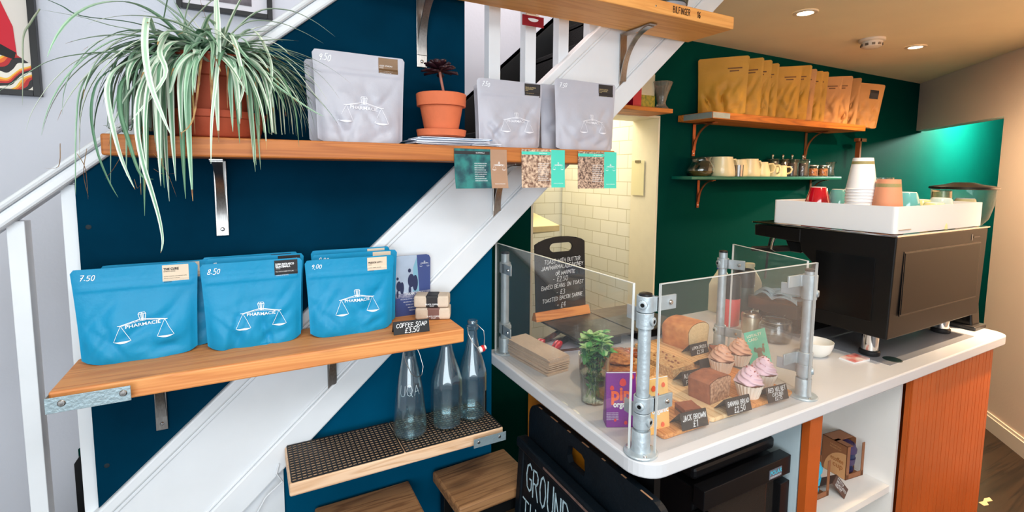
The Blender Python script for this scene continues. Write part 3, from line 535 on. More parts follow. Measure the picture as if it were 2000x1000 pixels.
# ================================================================ POTS AND PLANTS
def pot_profile(r0, r1, h, rim, t=.006):
    return [(0, 0), (r0, 0), (r1-.006, h-rim), (r1+.002, h-rim+.001), (r1+.004, h-.002), (r1+.002, h), (r1-t+.002, h), (r1-t-.002, h-rim), (r0-t, .02), (0, .02)]
SOIL = mat('dark_soil', rgb(50, 36, 26), .9, noise_amt=.5, noise_scale=90, bump=1, bump_scale=120)
t = thing('succulent_plant', 'small dark burgundy succulent in an orange terracotta pot on a saucer', 'potted plant', (.463, 1.272, Z2+.0232))
MB().lathe([(0, 0), (.052, 0), (.064, .004), (.067, .020), (.063, .021), (.058, .008), (0, .006)], 40).build('saucer', TERRA, t, smooth=True)
p_ = MB().lathe(pot_profile(.043, .063, .108, .034), 44).build('pot', TERRA, t, smooth=True); p_.location = (0, 0, .0075)
MB().lathe([(0, .098), (.055, .096)], 20).build('soil', SOIL, t)
STEMM = mat('succulent_stem', rgb(170, 104, 88), .6, noise_amt=.3); ROS = mat('burgundy_rosette', rgb(52, 22, 30), .4, noise_amt=.4, noise_scale=40)
MB().tube([(.004, 0, .095), (.006, 0, .125), (.000, 0, .152), (-.004, 0, .175)], .0038).build('stem', STEMM, t, smooth=True)
mb = MB(); rd = random.Random(3)
for ring, (n, L_, el) in enumerate([(11, .050, -.05), (10, .044, .22), (8, .034, .5), (6, .024, .85), (4, .014, 1.15)]):
    for i in range(n):
        a = 2*PI*i/n+ring*.4+rd.uniform(-.12, .12); e = el+rd.uniform(-.15, .15); d = Vector((math.cos(a)*math.cos(e), math.sin(a)*math.cos(e), math.sin(e))); sd = Vector((-math.sin(a), math.cos(a), 0)); up = sd.cross(d)*-1; c = Vector((-.004, 0, .176+ring*.003)); q = []
        for s_, wd in ((0, .003), (.35, .006), (.7, .0105), (.92, .008), (1, .001)): q += [c+d*(L_*s_)-sd*wd+up*.002, c+d*(L_*s_)+up*-.001, c+d*(L_*s_)+sd*wd+up*.002]
        mb.add(q, [(3*k+m_, 3*k+m_+1, 3*k+m_+4, 3*k+m_+3) for k in range(4) for m_ in (0, 1)])
mb.build('rosette', ROS, t, smooth=True, solid=.0018)
# spider plant
PX, PY = -.062, 1.283
t = thing('spider_plant', 'huge trailing spider plant in a terracotta pot spilling over the shelf end', 'potted plant', (PX, PY, Z2))
MB().lathe([(0, 0), (.080, 0), (.088, .006), (.097, .040), (.100, .042), (.1005, .056), (.095, .057), (.086, .012), (0, .008)], 56).build('saucer', TERRAD, t, smooth=True)
MB().lathe([(0, .009), (.066, .009), (.087, .125), (.091, .128), (.094, .172), (.088, .174), (.080, .13), (0, .128)], 56).build('pot', TERRAD, t, smooth=True)
MB().lathe([(0, .160), (.086, .156)], 24).build('soil', SOIL, t)
LF = [mat('sage_leaf', rgb(168, 200, 172), .45, noise_amt=.15, noise_scale=30), mat('leaf_mid_stripe', rgb(122, 164, 132), .45, noise_amt=.2, noise_scale=30), mat('cream_leaf_margin', rgb(220, 232, 214), .45, noise_amt=.08), mat('dry_leaf', rgb(186, 148, 92), .7, col2=rgb(120, 78, 50), noise_scale=40), mat('deep_leaf_green', rgb(88, 132, 100), .45, noise_amt=.25, noise_scale=25)]
leaves, dry = MB(), MB(); rd = random.Random(21)
def blade(mb, pts, wmax, kind, tipdry=.0, keel=.28):
    pts = [Vector(p) for p in pts]; k = len(pts); side = None; vs = []
    for i in range(k):
        T = (pts[min(i+1, k-1)]-pts[max(i-1, 0)]); T = T.normalized() if T.length > 1e-6 else Vector((0, 0, -1))
        if side is None: side = T.cross(Vector((0, 0, 1))); side = side.normalized() if side.length > .05 else Vector((1, 0, 0))
        side = (side-T*side.dot(T)).normalized(); nn = side.cross(T); s = i/(k-1)
        wd = wmax*(.72+.28*math.sin(PI*min(1, s*1.5)))*(1-max(0, (s-.6)/.4)**1.8*.93)
        for a, b in ((-1, keel), (-.42, .06), (.42, .06), (1, keel)): vs.append(pts[i]+side*(a*wd/2)+nn*(b*wd/2))
    cols = {0: (0, 1, 0), 1: (2, 1, 2), 2: (0, 2, 0), 3: (3, 3, 3), 4: (4, 1, 4), 5: (2, 0, 2)}[kind]; n0 = len(mb.v)
    for i in range(k-1):
        for c in range(3):
            mi = 3 if (i/(k-1) > 1-tipdry) else cols[c]; mb.f.append((n0+i*4+c, n0+i*4+c+1, n0+i*4+c+5, n0+i*4+c+4)); mb.m.append(mi)
    mb.v += [tuple(v) for v in vs]
def arch(az, el, L_, curl, wd, kind, mb, tip=0, base=None, wob=.0):
    p = Vector(base or (rd.uniform(-.035, .035), rd.uniform(-.03, .02), .162)); n = 18; pts = [p.copy()]; ds = L_/n; e = el; a = az; tot = 0
    for i in range(n):
        e = max(-1.5, e-curl*ds*(1.6 if tot < L_*.5 else .8)); a += wob/n; tot += ds
        p = p+Vector((math.cos(a)*math.cos(e), math.sin(a)*math.cos(e), math.sin(e)))*ds
        if p.y > .095: p.y = .095+.2*(p.y-.095) if p.x < .40 else p.y; p.y = min(p.y, .105)
        r_ = math.hypot(p.x, p.y)
        if r_ < .104 and p.z < .17 and i > 4: p.x *= .108/r_; p.y *= .108/r_
        if p.z < .012 and p.y > -.098 and p.x > -.19: p.z = .012+rd.uniform(0, .004)
        pts.append(p.copy())
    blade(mb, pts, wd, kind, tip)
for i in range(92):      # left and front-left, long and drooping
    arch(rd.uniform(math.radians(168), math.radians(238)), rd.uniform(.3, 1.15), rd.uniform(.22, .42), rd.uniform(4.2, 9.0), rd.uniform(.011, .017), rd.choice([0, 1, 0, 4, 4, 5]), leaves, rd.choice([0, 0, .1]), wob=rd.uniform(-1.2, 1.2))
for i in range(40):      # front
    arch(rd.uniform(math.radians(235), math.radians(310)), rd.uniform(.4, 1.3), rd.uniform(.13, .24), rd.uniform(6, 13), rd.uniform(.010, .015), rd.choice([0, 1, 4, 5, 0]), leaves, rd.choice([0, 0, .12]), wob=rd.uniform(-.4, .4))
for i in range(96):      # right
    arch(rd.uniform(math.radians(290), math.radians(372)), rd.uniform(.25, .95), rd.uniform(.18, .31), rd.uniform(3.5, 9), rd.uniform(.008, .013), rd.choice([0, 1, 5, 0, 1, 4]), leaves, rd.choice([0, .1]), wob=rd.uniform(-.4, .4))
for i in range(16):      # upright centre
    arch(rd.uniform(0, 2*PI), rd.uniform(1.15, 1.5), rd.uniform(.12, .24), rd.uniform(2, 6), rd.uniform(.008, .012), rd.choice([0, 1, 4, 5]), leaves, 0)
for i in range(16):
    arch(rd.uniform(math.radians(150), math.radians(370)), rd.uniform(.2, 1.2), rd.uniform(.12, .24), rd.uniform(8, 14), rd.uniform(.003, .0065), 3, dry)
O = Vector((PX, PY, Z2))
def hero(pl, Y, wd, kind, tip=0, mb=leaves):
    Ys = Y if isinstance(Y, (list, tuple)) else [Y]*len(pl); P = [at(a, b, y=yy)-O for (a, b), yy in zip(pl, Ys)]; out = []
    for i in range(len(P)-1):
        a, b, c, d = P[max(i-1, 0)], P[i], P[i+1], P[min(i+2, len(P)-1)]
        for k in range(5):
            u = k/5; out.append(.5*((2*b)+(c-a)*u+(2*a-5*b+4*c-d)*u*u+(3*b-a-3*c+d)*u**3))
    out.append(P[-1]); blade(mb, out, wd, kind, tip)
hero([(390, 120), (300, 70), (215, 50), (160, 34), (80, 19)], [1.25, 1.2, 1.16, 1.13, 1.11], .006, 5)
hero([(79, 18), (62, 44), (47, 74), (46, 140), (44, 206)], 1.11, .0095, 5)
hero([(360, 110), (230, 103), (150, 108), (92, 122), (40, 153), (-20, 190)], [1.2, 1.15, 1.12, 1.1, 1.08, 1.06], .011, 0)
hero([(350, 110), (250, 100), (165, 112), (105, 158), (65, 215), (50, 258)], [1.2, 1.17, 1.14, 1.12, 1.11, 1.11], .008, 1)
hero([(340, 70), (260, 45), (160, 32), (120, 12), (75, -8)], [1.25, 1.2, 1.15, 1.13, 1.12], .007, 4)
hero([(300, 60), (288, 35), (283, 90), (293, 160), (315, 220), (333, 262)], [1.2, 1.14, 1.1, 1.08, 1.08, 1.08], .011, 5)
hero([(300, 120), (272, 180), (268, 250), (280, 320), (297, 375), (312, 430), (318, 470), (314, 494)], [1.2, 1.14, 1.12, 1.12, 1.12, 1.12, 1.12, 1.12], .009, 1, .04)
hero([(300, 100), (235, 130), (212, 165), (215, 215), (232, 290), (248, 335), (264, 370)], [1.2, 1.15, 1.12, 1.11, 1.11, 1.11, 1.11], .0115, 5, .05)
hero([(280, 130), (240, 160), (236, 215), (252, 275), (275, 340), (300, 350)], [1.2, 1.16, 1.14, 1.13, 1.13, 1.13], .010, 4)
hero([(330, 60), (312, 100), (322, 150), (258, 234)], [1.2, 1.13, 1.1, 1.09], .009, 5)
hero([(260, 120), (200, 150), (180, 210), (190, 290), (212, 350), (231, 386)], [1.2, 1.17, 1.15, 1.14, 1.14, 1.14], .010, 4)
hero([(250, 110), (200, 120), (160, 170), (150, 240), (148, 330), (148, 380)], [1.2, 1.17, 1.15, 1.14, 1.14, 1.14], .007, 0)
hero([(430, 130), (424, 60), (421, 0), (418, -40)], 1.2, .009, 5); hero([(424, 0), (427, 60), (426, 120), (414, 230), (412, 320)], [1.2, 1.17, 1.15, 1.14, 1.14], .0085, 5, .05)
hero([(320, 40), (330, -10), (335, -60)], 1.2, .011, 4); hero([(355, 90), (362, 40), (372, 0), (395, -60)], 1.24, .012, 0); hero([(360, 60), (400, 15), (440, -20)], 1.22, .011, 1)
hero([(440, 80), (500, 25), (560, 20), (610, 40), (655, 72)], [1.25, 1.22, 1.2, 1.19, 1.18], .008, 1)
hero([(430, 90), (480, 45), (540, 44), (590, 62), (632, 85)], [1.25, 1.23, 1.21, 1.2, 1.2], .0075, 5)
hero([(440, 110), (500, 90), (560, 120), (610, 180), (648, 226)], [1.25, 1.2, 1.17, 1.16, 1.16], .010, 5)
hero([(430, 110), (450, 65), (470, 100), (530, 160), (600, 210), (633, 228)], [1.25, 1.2, 1.17, 1.15, 1.14, 1.14], .009, 0)
hero([(440, 100), (490, 58), (525, 110), (530, 160), (524, 200)], [1.25, 1.2, 1.16, 1.15, 1.15], .009, 5); hero([(430, 110), (448, 68), (465, 110), (475, 170), (462, 215)], [1.22, 1.18, 1.15, 1.14, 1.14], .0095, 5)
hero([(410, 125), (380, 105), (350, 130), (335, 175), (330, 182)], [1.2, 1.15, 1.13, 1.13, 1.13], .012, 2)
hero([(395, 110), (392, 125), (378, 230), (352, 262)], [1.18, 1.15, 1.13, 1.13], .004, 3, mb=dry); hero([(410, 60), (395, 15), (385, -20)], 1.24, .006, 3, mb=dry); hero([(400, 130), (412, 80), (395, 30)], 1.22, .005, 3, mb=dry)
for a in ([(150, 300), (166, 330), (172, 390)], [(170, 290), (164, 340), (173, 385)], [(300, 300), (325, 335), (345, 385)], [(262, 350), (268, 368), (275, 360)], [(240, 300), (222, 330), (205, 350)], [(300, 330), (318, 340), (345, 338)], [(118, 280), (115, 325), (84, 328)]): hero(a, 1.12, .004, 3, mb=dry)
leaves.build('foliage', LF, t, smooth=True); dry.build('dry_leaves', LF, t, smooth=True)
# ================================================================ POSTCARD, SOAP, PRICE CARD
PURP = mat('indigo_print', rgb(58, 74, 128), .5)
t = thing('standing_postcard', 'tall indigo postcard with a street photo leaning on the stringer behind the soap', 'card', (.4085, 1.372, Z3), 0, rot=(math.radians(2), 0, 0))
pw, ph = .104, .178
MB().prism([(-pw/2, 0), (pw/2, 0), (pw/2, ph-.012), (pw/2-.004, ph-.003), (pw/2-.012, ph), (-pw/2, ph)], -.0006, .0006, 'xz').build('card', PURP, t)
q = MB(); q.add([(-pw/2, -.0011, ph*.36), (pw*.18, -.0011, ph*.36), (pw*.10, -.0011, ph), (-pw/2, -.0011, ph)], [(0, 1, 2, 3)]); q.build('sky_photo', mat('street_sky_print', rgb(176, 192, 212), .5, noise_amt=.2, noise_scale=12), t)
q = MB(); q.add([(-pw/2, -.0014, ph*.30), (pw/2, -.0014, ph*.30), (pw/2, -.0014, ph*.40), (-pw/2, -.0014, ph*.38)], [(0, 1, 2, 3)]); q.build('cobbles_photo', mat('cobbles_print', rgb(150, 152, 172), .6, col2=rgb(92, 96, 130), noise_scale=120), t)
q = MB(); q.add([(pw*.0, -.0013, ph*.38), (pw*.17, -.0013, ph*.38), (pw*.10, -.0013, ph*.97), (-.0, -.0013, ph*.80)], [(0, 1, 2, 3)]); q.build('wall_photo', mat('teal_wall_print', rgb(120, 170, 190), .6), t)
q = MB()
for cx, cz, s in ((-.006, .47, 1.0), (-.042, .42, .75)):
    ell = lambda x, z, a, b, yy: q.add([(x+a*math.cos(k*PI/8), yy, z+b*math.sin(k*PI/8)) for k in range(16)], [tuple(range(16))])
    ell(cx, ph*cz+.020*s, .010*s, .020*s, -.0016); ell(cx-.005*s, ph*cz+.050*s, .0045*s, .006*s, -.0017); ell(cx+.012*s, ph*cz+.012*s, .008*s, .024*s, -.0015); ell(cx-.004, ph*cz-.008, .004*s, .014*s, -.0018)
q.build('seated_figures_print', mat('dark_blue_print', rgb(36, 44, 78), .5), t)
scales_logo(lambda x, z: Vector((x, -.0008, z)), pw*.32, ph*.86, .022, t, TXTW); typeset('THANK YOU', 0, ph*.345, .0085, flat(-.0, .0024), 'printed_lettering', TXTW, t, sx=.8)
for k, s_ in enumerate(['WE LOVE ALL OF THE COFFEE WE ROAST AND', 'WE HOPE THAT YOU ENJOY IT TOO', 'TO FIND OUT MORE COME', 'AND SAY HELLO AT', 'THE ROASTERY']): typeset(s_, 0, ph*(.27-.048*k), .0034, flat(0, .0012), 'printed_lettering', TXTW, t, sx=.75)
WRAP = mat('cream_wrapping_paper', rgb(214, 196, 176), .75, noise_amt=.15, noise_scale=18, bump=.5, bump_scale=26)
def soap(label, z, bm, dx, rz):
    t = thing('soap_bar', label, 'soap', (.450+dx, 1.320, z), rz, 'wrapped coffee soaps on the shelf'); t.scale = (1.14, 1.1, 1.08)
    MB().box((0, 0, .0165), (.086, .048, .031)).build('paper_wrap', WRAP, t, bevel=.005)
    MB().box((.002, 0, .0166), (.034, .0492, .0322)).build('belly_band', bm, t, bevel=.0045)
    typeset('BLACK COFFEE', .002, .0085, .0038, flat(-.0249), 'printed_lettering', TXTW, t, sx=.9, bold=.0001); typeset('SOAP', .002, .0040, .0034, flat(-.0249), 'printed_lettering', TXTW, t)
soap('lower wrapped soap bar with a brown band, on the orange shelf', Z3, mat('brown_band_paper', rgb(120, 84, 76), .6), .003, -.42); soap('upper wrapped soap bar with a black band, stacked on another', Z3+.0352, PAPERB, 0, -.46)
def price_tent(label, x, y, z, w, h, rz, lines, m=CHALKB, depth=.03, tilt=.25, ink=TXTW, ls=None):
    t = thing('price_card', label, 'price card', (x, y, z), rz, 'folded chalk price cards'); b = MB()
    sl_ = math.tan(tilt)*h
    b.add([(-w/2, 0, 0), (w/2, 0, 0), (w/2, sl_, h), (-w/2, sl_, h), (-w/2, .0012, 0), (w/2, .0012, 0), (w/2, sl_+.0012, h), (-w/2, sl_+.0012, h)], [(0, 1, 2, 3), (7, 6, 5, 4), (0, 4, 5, 1), (1, 5, 6, 2), (2, 6, 7, 3), (3, 7, 4, 0)])
    b.build('front_leaf', m, t)
    b = MB(); b.add([(-w/2, sl_+.0012, h), (w/2, sl_+.0012, h), (w/2, sl_+depth, 0), (-w/2, sl_+depth, 0), (-w/2, sl_+.0024, h), (w/2, sl_+.0024, h), (w/2, sl_+depth+.0012, 0), (-w/2, sl_+depth+.0012, 0)], [(3, 2, 1, 0), (4, 5, 6, 7), (0, 1, 5, 4), (1, 2, 6, 5), (2, 3, 7, 6), (3, 0, 4, 7)])
    b.build('rear_leaf', m, t); k = MB(); n = len(lines)
    for i, (s_, hh) in enumerate(lines):
        zz = h*(.90-.86*(i+.85)/n) if ls is None else ls[i]*h
        L_ = len(s_)*.75*hh*h; sx = min(1, .88*w/max(1e-6, L_)); hand(k, s_, 0, zz, hh*h, lambda u, v: Vector((u, -.0008+math.tan(tilt)*v, v)), hh*h*.13, slant=.15, jit=.06, sx=sx, seed=i+len(s_))
    k.build('chalk_lettering', ink, t); return t
price_tent('black card chalked with a coffee soap price at the front edge of the orange shelf', .3575, 1.212, Z3, .093, .032, -.09, [('COFFEE SOAP', .32), ('£3.50', .38)], depth=.02)
# ================================================================ BOTTLES
def lathe_glass(prof_o, th, n=40, sq=None):
    pin = [(max(0, r-th), z) for r, z in prof_o if r > 0][::-1]; z0 = prof_o[0][1]+th*1.8
    pin = [(r, max(z, z0)) for r, z in pin]; return prof_o+pin+[(0, z0)]
def bottle(label, x, y, prof, water=0, n=48, sq=None):
    prof = [(r*1.09, z) for r, z in prof]
    t = thing('glass_bottle', label, 'bottle', (x, y, .8210), 0)
    MB().lathe(lathe_glass(prof, .0022), n, sq=sq).build('bottle_body', GLASSB, t, smooth=True, auto=50); return t
t = bottle('tapered clear glass carafe with scratched letters and a hanging wire loop', .372, 1.290, [(0, 0), (.040, 0), (.0432, .006), (.0436, .018), (.040, .060), (.0345, .12), (.028, .165), (.021, .200), (.0172, .222), (.0170, .236), (.0195, .239), (.0195, .248), (.0175, .250)])
q = MB(); a0 = math.radians(255)
hand(q, 'UQA', 0, .118, .028, lambda u, v: Vector((math.cos(a0+u/.035)*(.0346+.0006+(.12-v)*.11), math.sin(a0+u/.035)*(.0346+.0006+(.12-v)*.11), v)), .0012, slant=0, jit=.05, sx=.9); q.build('scratched_lettering', INKG, t)
MB().tube([(-.019, -.012, .244), (-.018, -.024, .215), (-.004, -.032, .180), (.012, -.032, .168), (.026, -.028, .170), (.033, -.02, .190), (.026, -.010, .225), (.019, -.002, .244)], .0009, 6).build('wire_loop', STEEL, t, smooth=True)
oct_ = lambda a, z: (1/math.cos(((a+PI/10) % (PI/5))-PI/10))*.975 if z < .15 else 1
bottle('tall faceted clear glass bottle standing between two others on the mat', .480, 1.288, [(0, 0), (.036, 0), (.0405, .005), (.0415, .014), (.0415, .110), (.040, .135), (.033, .165), (.022, .200), (.0150, .232), (.0145, .252), (.0170, .255), (.0170, .264), (.0150, .266)], n=80, sq=oct_)
t = bottle('swing top clear glass bottle with a red and white stopper hanging open', .566, 1.300, [(0, 0), (.034, 0), (.0375, .005), (.0385, .014), (.0385, .120), (.0375, .135), (.030, .170), (.0195, .205), (.0135, .238), (.0128, .262), (.0165, .265), (.0168, .276), (.0130, .279), (.0140, .290), (.0125, .292)], n=80, sq=oct_)
WHP = mat('white_porcelain', rgb(236, 234, 228), .25); REDP = mat('red_rubber', rgb(206, 40, 44), .4)
MB().tube([(-.016, 0, .272), (-.018, -.012, .255), (-.010, -.026, .232), (.004, -.034, .213), (.014, -.036, .210), (.022, -.034, .214), (.026, -.03, .24), (.026, -.024, .262), (.016, -.01, .274), (.006, -.014, .280)], .0010, 6).build('wire_bail', STEEL, t, smooth=True)
q = MB(); Mx = Matrix.Translation((.004, -.0375, .211)) @ Matrix.Rotation(math.radians(75), 4, 'Y')
q.lathe([(0, 0), (.0085, .001), (.0095, .008), (.008, .010)], 20, M=Mx); q.lathe([(.0095, .0095), (.0095, .0165), (.008, .018)], 20, mi=1, M=Mx); q.lathe([(.006, .0175), (.0065, .023), (0, .0245)], 20, M=Mx); q.build('stopper', [WHP, REDP], t, smooth=True)
# ================================================================ PICTURES ON THE STAIRWELL WALL, THINGS ON THE HIGH SHELF
t = thing('picture_frame', 'black framed abstract poster in red, black and orange at the photo edge', 'picture', (-.67, 2.005, 1.765))
FRM = mat('black_frame', rgb(20, 20, 22), .4)
q = MB(); q.box((.1165, 0, .19), (.017, .02, .38)); q.box((-.1165, 0, .19), (.017, .02, .38)); q.box((0, 0, .0085), (.216, .0196, .017)); q.box((0, 0, .3715), (.216, .0196, .017)); q.build('frame', FRM, t, bevel=.001)
art = bpy.data.materials.new('flame_stitch_print'); art.use_nodes = True; nt = art.node_tree; L = nt.links.new; tc = nt.nodes.new('ShaderNodeTexCoord'); mp = nt.nodes.new('ShaderNodeMapping'); mp.inputs['Rotation'].default_value = (0, .6, 0); L(tc.outputs['Object'], mp.inputs[0])
wv = nt.nodes.new('ShaderNodeTexWave'); wv.bands_direction = 'Z'; wv.inputs['Scale'].default_value = 9; wv.inputs['Distortion'].default_value = 3.5; wv.inputs['Detail'].default_value = 0; wv.inputs['Detail Scale'].default_value = 2.5; wv.wave_profile = 'SAW'; L(mp.outputs[0], wv.inputs[0])
rr = nt.nodes.new('ShaderNodeValToRGB'); rr.color_ramp.interpolation = 'CONSTANT'; E_ = rr.color_ramp.elements; E_[0].color = rgb(20, 14, 16); E_[1].position = .25; E_[1].color = rgb(190, 20, 24)
for p_, c_ in ((.42, rgb(238, 110, 30)), (.56, rgb(248, 190, 60)), (.7, rgb(240, 232, 216))): e = E_.new(p_); e.color = c_
L(wv.outputs[0], rr.inputs[0]); L(rr.outputs[0], nt.nodes['Principled BSDF'].inputs['Base Color'])
MB().box((0, .004, .19), (.216, .002, .346)).build('backing_print', mat('cream_print_paper', rgb(226, 216, 204), .6), t)
MB().prism([(-.108, .017), (.108, .017), (.104, .095), (.06, .13), (-.108, .16)], .0015, .003, 'xz').build('patterned_print', art, t)
MB().prism([(-.108, .165), (.068, .105), (.074, .125), (.02, .16), (-.108, .215)], .0005, .0015, 'xz').build('black_print_shape', TXTB, t)
MB().prism([(-.108, .19), (.075, .118), (.071, .20), (.045, .28), (.035, .363), (-.108, .363)], .0010, .0028, 'xz').build('red_print_shape', mat('red_print', rgb(206, 12, 40), .5), t)
fr = at(532, 20, y=2.0); fl_ = at(345, 20, y=2.0); fz = at(440, 26, y=2.0).z
t = thing('picture_frame', 'black framed photograph hanging above the spider plant', 'picture', ((fr.x+fl_.x)/2, 2.005, fz)); w2 = (fr.x-fl_.x)
q = MB()
for s_ in (-1, 1): q.box((s_*(w2/2-.008), 0, .15), (.016, .02, .30))
q.box((0, 0, .008), (w2-.032, .0196, .016)); q.box((0, 0, .292), (w2-.032, .0196, .016)); q.build('frame', FRM, t, bevel=.001)
MB().box((0, .004, .15), (w2-.034, .002, .27)).build('mount', mat('white_mount', rgb(220, 216, 220), .6), t)
MB().box((-.02, .0025, .155), (w2-.09, .002, .235)).build('photo_print', mat('dim_photo_print', rgb(150, 140, 146), .5, col2=rgb(48, 38, 44), noise_scale=9), t)
t = thing('hanging_tag', 'small dark red tag with a white oval hung behind the pine shelf', 'tag', (.805, 1.372, 2.022))
MB().box((0, 0, 0), (.078, .0016, .032)).build('red_card', mat('maroon_card', rgb(140, 16, 34), .5), t)
MB().add([(.019*math.cos(a*PI/12), -.0013, .006+.0085*math.sin(a*PI/12)*(1 if a > 12 else .3)) for a in range(24)], [tuple(range(24))]).build('white_oval_print', TXTW, t)
MB().box((0, .0, .017), (.045, .0012, .008)).build('cream_top', CREAM, t)
t = thing('plant_pot', 'grey round pot base standing on the high pine shelf', 'pot', (1.275, 1.262, 2.0817)); MB().lathe(pot_profile(.050, .070, .12, .02), 36).build('pot', mat('grey_ceramic', rgb(150, 152, 158), .4), t, smooth=True)
MB().lathe([(.0565, .030), (.0575, .030), (.0600, .044), (.0590, .044)], 36).build('dark_glaze_band', mat('dark_green_glaze', rgb(40, 56, 54), .3), t, smooth=True)
# ================================================================ COUNTER
CT = .95; CYF = .700; CX0, CX1 = .684, 2.535; CYB = 1.452
def rounded(x0, x1, y0, y1, rs, n=8):
    P = []; cs = [(x0, y0, PI, rs[0]), (x1, y0, 1.5*PI, rs[1]), (x1, y1, 0, rs[2]), (x0, y1, .5*PI, rs[3])]
    for (x, y, a, r) in cs:
        sx = 1 if x == x0 else -1; sy = 1 if y == y0 else -1
        if r <= 0: P.append((x, y)); continue
        for i in range(n+1): b = a+PI/2*i/n; P.append((x+sx*r+r*math.cos(b), y+sy*r+r*math.sin(b)))
    return P
COUNTM = mat('white_laminate', rgb(212, 213, 216), .35, noise_amt=.03, noise_scale=5)
ct = thing('worktop', 'long white counter top with rounded corners carrying cakes and coffee machine', 'counter', (0, 0, 0))
MB().prism(rounded(CX0, CX1, CYF, CYB, (.062, .055, .01, .01)), CT-.035, CT, 'xy').build('top', COUNTM, ct, bevel=.004)
MB().prism(rounded(1.76, 2.37, .752, 1.20, (.004, .004, .004, .004), 2), CT, CT+.0012, 'xy').build('grey_sheet', mat('grey_counter_sheet', rgb(132, 134, 140), .5), ct)  # thin flat grey sheet on the counter under the machine
MB().lathe([(0, .0014), (.024, .0014), (.026, .0006), (.027, 0)], 30, c=(1.826, .775, CT+.001)).build('cable_hole', mat('dark_cable_hole', rgb(10, 40, 42), .5), ct)
# carcass
ORG = mat('orange_tongue_groove_paint', rgb(196, 92, 34), .38, noise_amt=.12, noise_scale=6, bump=.05)
PBL = mat('pale_blue_white_paint', rgb(196, 214, 220), .45, noise_amt=.05); WIN = mat('white_shelf_interior', rgb(248, 244, 238), .5, noise_amt=.02)
cc = thing('counter_cabinet', 'counter base with orange grooved front panel and open white display recess', 'cabinet', (0, 0, 0)); B = CT-.0355
tg = MB(); n = 10; x0, x1 = 1.842, 2.452; pw_ = (x1-x0)/n
for i in range(n):
    a = x0+i*pw_; g_ = .0022; tg.box((a+pw_*.5, .732, B/2), (pw_-.0005, .014, B)); tg.box((a+pw_*.31, .7225, B/2), (pw_*.58-g_, .005, B)); tg.box((a+pw_*.80, .7225, B/2), (pw_*.40-g_, .005, B))
tg.build('grooved_front_panel', ORG, cc, bevel=.0008)
MB().box((2.443, 1.06, B/2), (.018, .64, B)).build('end_panel', ORG, cc)
MB().box((1.844, 1.0, B/2), (.014, .50, B)).build('recess_side', WIN, cc)
MB().box((1.60, 1.24, B/2), (.50, .014, B)).build('recess_back', WIN, cc)
MB().box((1.592, .995, .511), (.487, .475, .022)).build('display_shelf', WIN, cc)
MB().box((1.592, .995, .06), (.487, .475, .022)).build('display_shelf', WIN, cc)
MB().box((1.3175, .730, B/2), (.056, .022, B)).build('orange_upright', ORG, cc, bevel=.001)
MB().box((1.311, .995, B/2), (.042, .50, B)).build('divider', PBL, cc)
MB().box((.752, .79, B/2), (.018, .12, B)).build('left_end_post', BLACK, cc)
MB().box((.752, 1.06, B/2), (.018, .42, B)).build('left_end_panel', mat('amber_end_panel', rgb(200, 124, 24), .5, noise_amt=.2), cc)
MB().box((1.02, 1.262, B/2), (.53, .014, B)).build('fridge_bay_back', BLACK, cc)
# ================================================================ GLAZED SCREEN ON TUBE POSTS
def clamp_sleeve(t, z, ang, h=.034, tab=True, screw_ang=None):
    M = Matrix.Rotation(ang, 4, 'Z'); b = MB(); b.lathe_open([(.0142, z-h/2), (.0185, z-h/2), (.0185, z+h/2), (.0142, z+h/2), (.0142, z-h/2)], 28)
    if tab: b.box((.043, -.0150, z), (.056, .005, h*.92), M=M); b.box((.012, -.0130, z), (.022, .009, h*.92), M=M)
    s = b.build('clamp', GALV, t, smooth=True, bevel=.0012)
    if tab: k = MB(); Mk = M @ Matrix.Translation((.054, -.0175, z)) @ Matrix.Rotation(PI/2, 4, 'X'); k.lathe([(0, .0045), (.004, .004), (.0065, .001), (.0065, 0)], 16, M=Mk); k.build('bolt', CHROME, s, smooth=True)
    if screw_ang is not None:
        Ms = Matrix.Rotation(screw_ang, 4, 'Z') @ Matrix.Translation((.016, 0, z)) @ Matrix.Rotation(PI/2, 4, 'Y'); k = MB()
        k.lathe([(.0095, 0), (.0095, .005), (.0075, .0065), (.0045, .0065), (.0045, .003), (0, .003)], 18, M=Ms); k.lathe([(.0043, .0045), (.0043, .0063), (.0022, .0063), (.0022, .0032)], 18, mi=1, M=Ms); k.build('grub_screw', [GALV, BLACK], s, smooth=True)
def screen_post(label, x, y, zt, sleeves):
    t = thing('screen_post', label, 'post', (x, y, CT+.0002), 0, 'galvanised posts of the counter screen')
    MB().lathe([(.0135, 0), (.0135, zt-CT-.006)], 28).build('tube', GALV, t, smooth=True)
    MB().lathe([(.0136, zt-CT-.006), (.0136, zt-CT-.001), (.011, zt-CT), (0, zt-CT)], 24).build('black_cap', mat('black_plastic_cap', rgb(30, 28, 28), .4), t, smooth=True)
    f = MB().lathe([(.0142, .0), (.036, 0), (.0365, .003), (.0345, .0055), (.021, .0065), (.0195, .012), (.0195, .050), (.0185, .052), (.0142, .052)], 40).build('base_flange', GALV, t, smooth=True)
    k = MB()
    for a in (-2.0, .1, 2.2): k.lathe([(0, .0085), (.003, .008), (.0042, .0055)], 12, c=(.028*math.cos(a), .028*math.sin(a), 0))
    k.build('flange_screws', CHROME, f, smooth=True)
    for (z, ang, sa) in sleeves: clamp_sleeve(t, z-CT, ang, screw_ang=sa)
    return t
FR_ = math.radians
screen_post('front corner post of the screen, with four clamp tabs at two heights', .722, .752, 1.300, [(1.278, 0, FR_(-150)), (1.2425, FR_(90), FR_(-75)), (1.060, 0, FR_(-150)), (1.0245, FR_(90), FR_(-75)), (.981, None, FR_(-150))][:4])
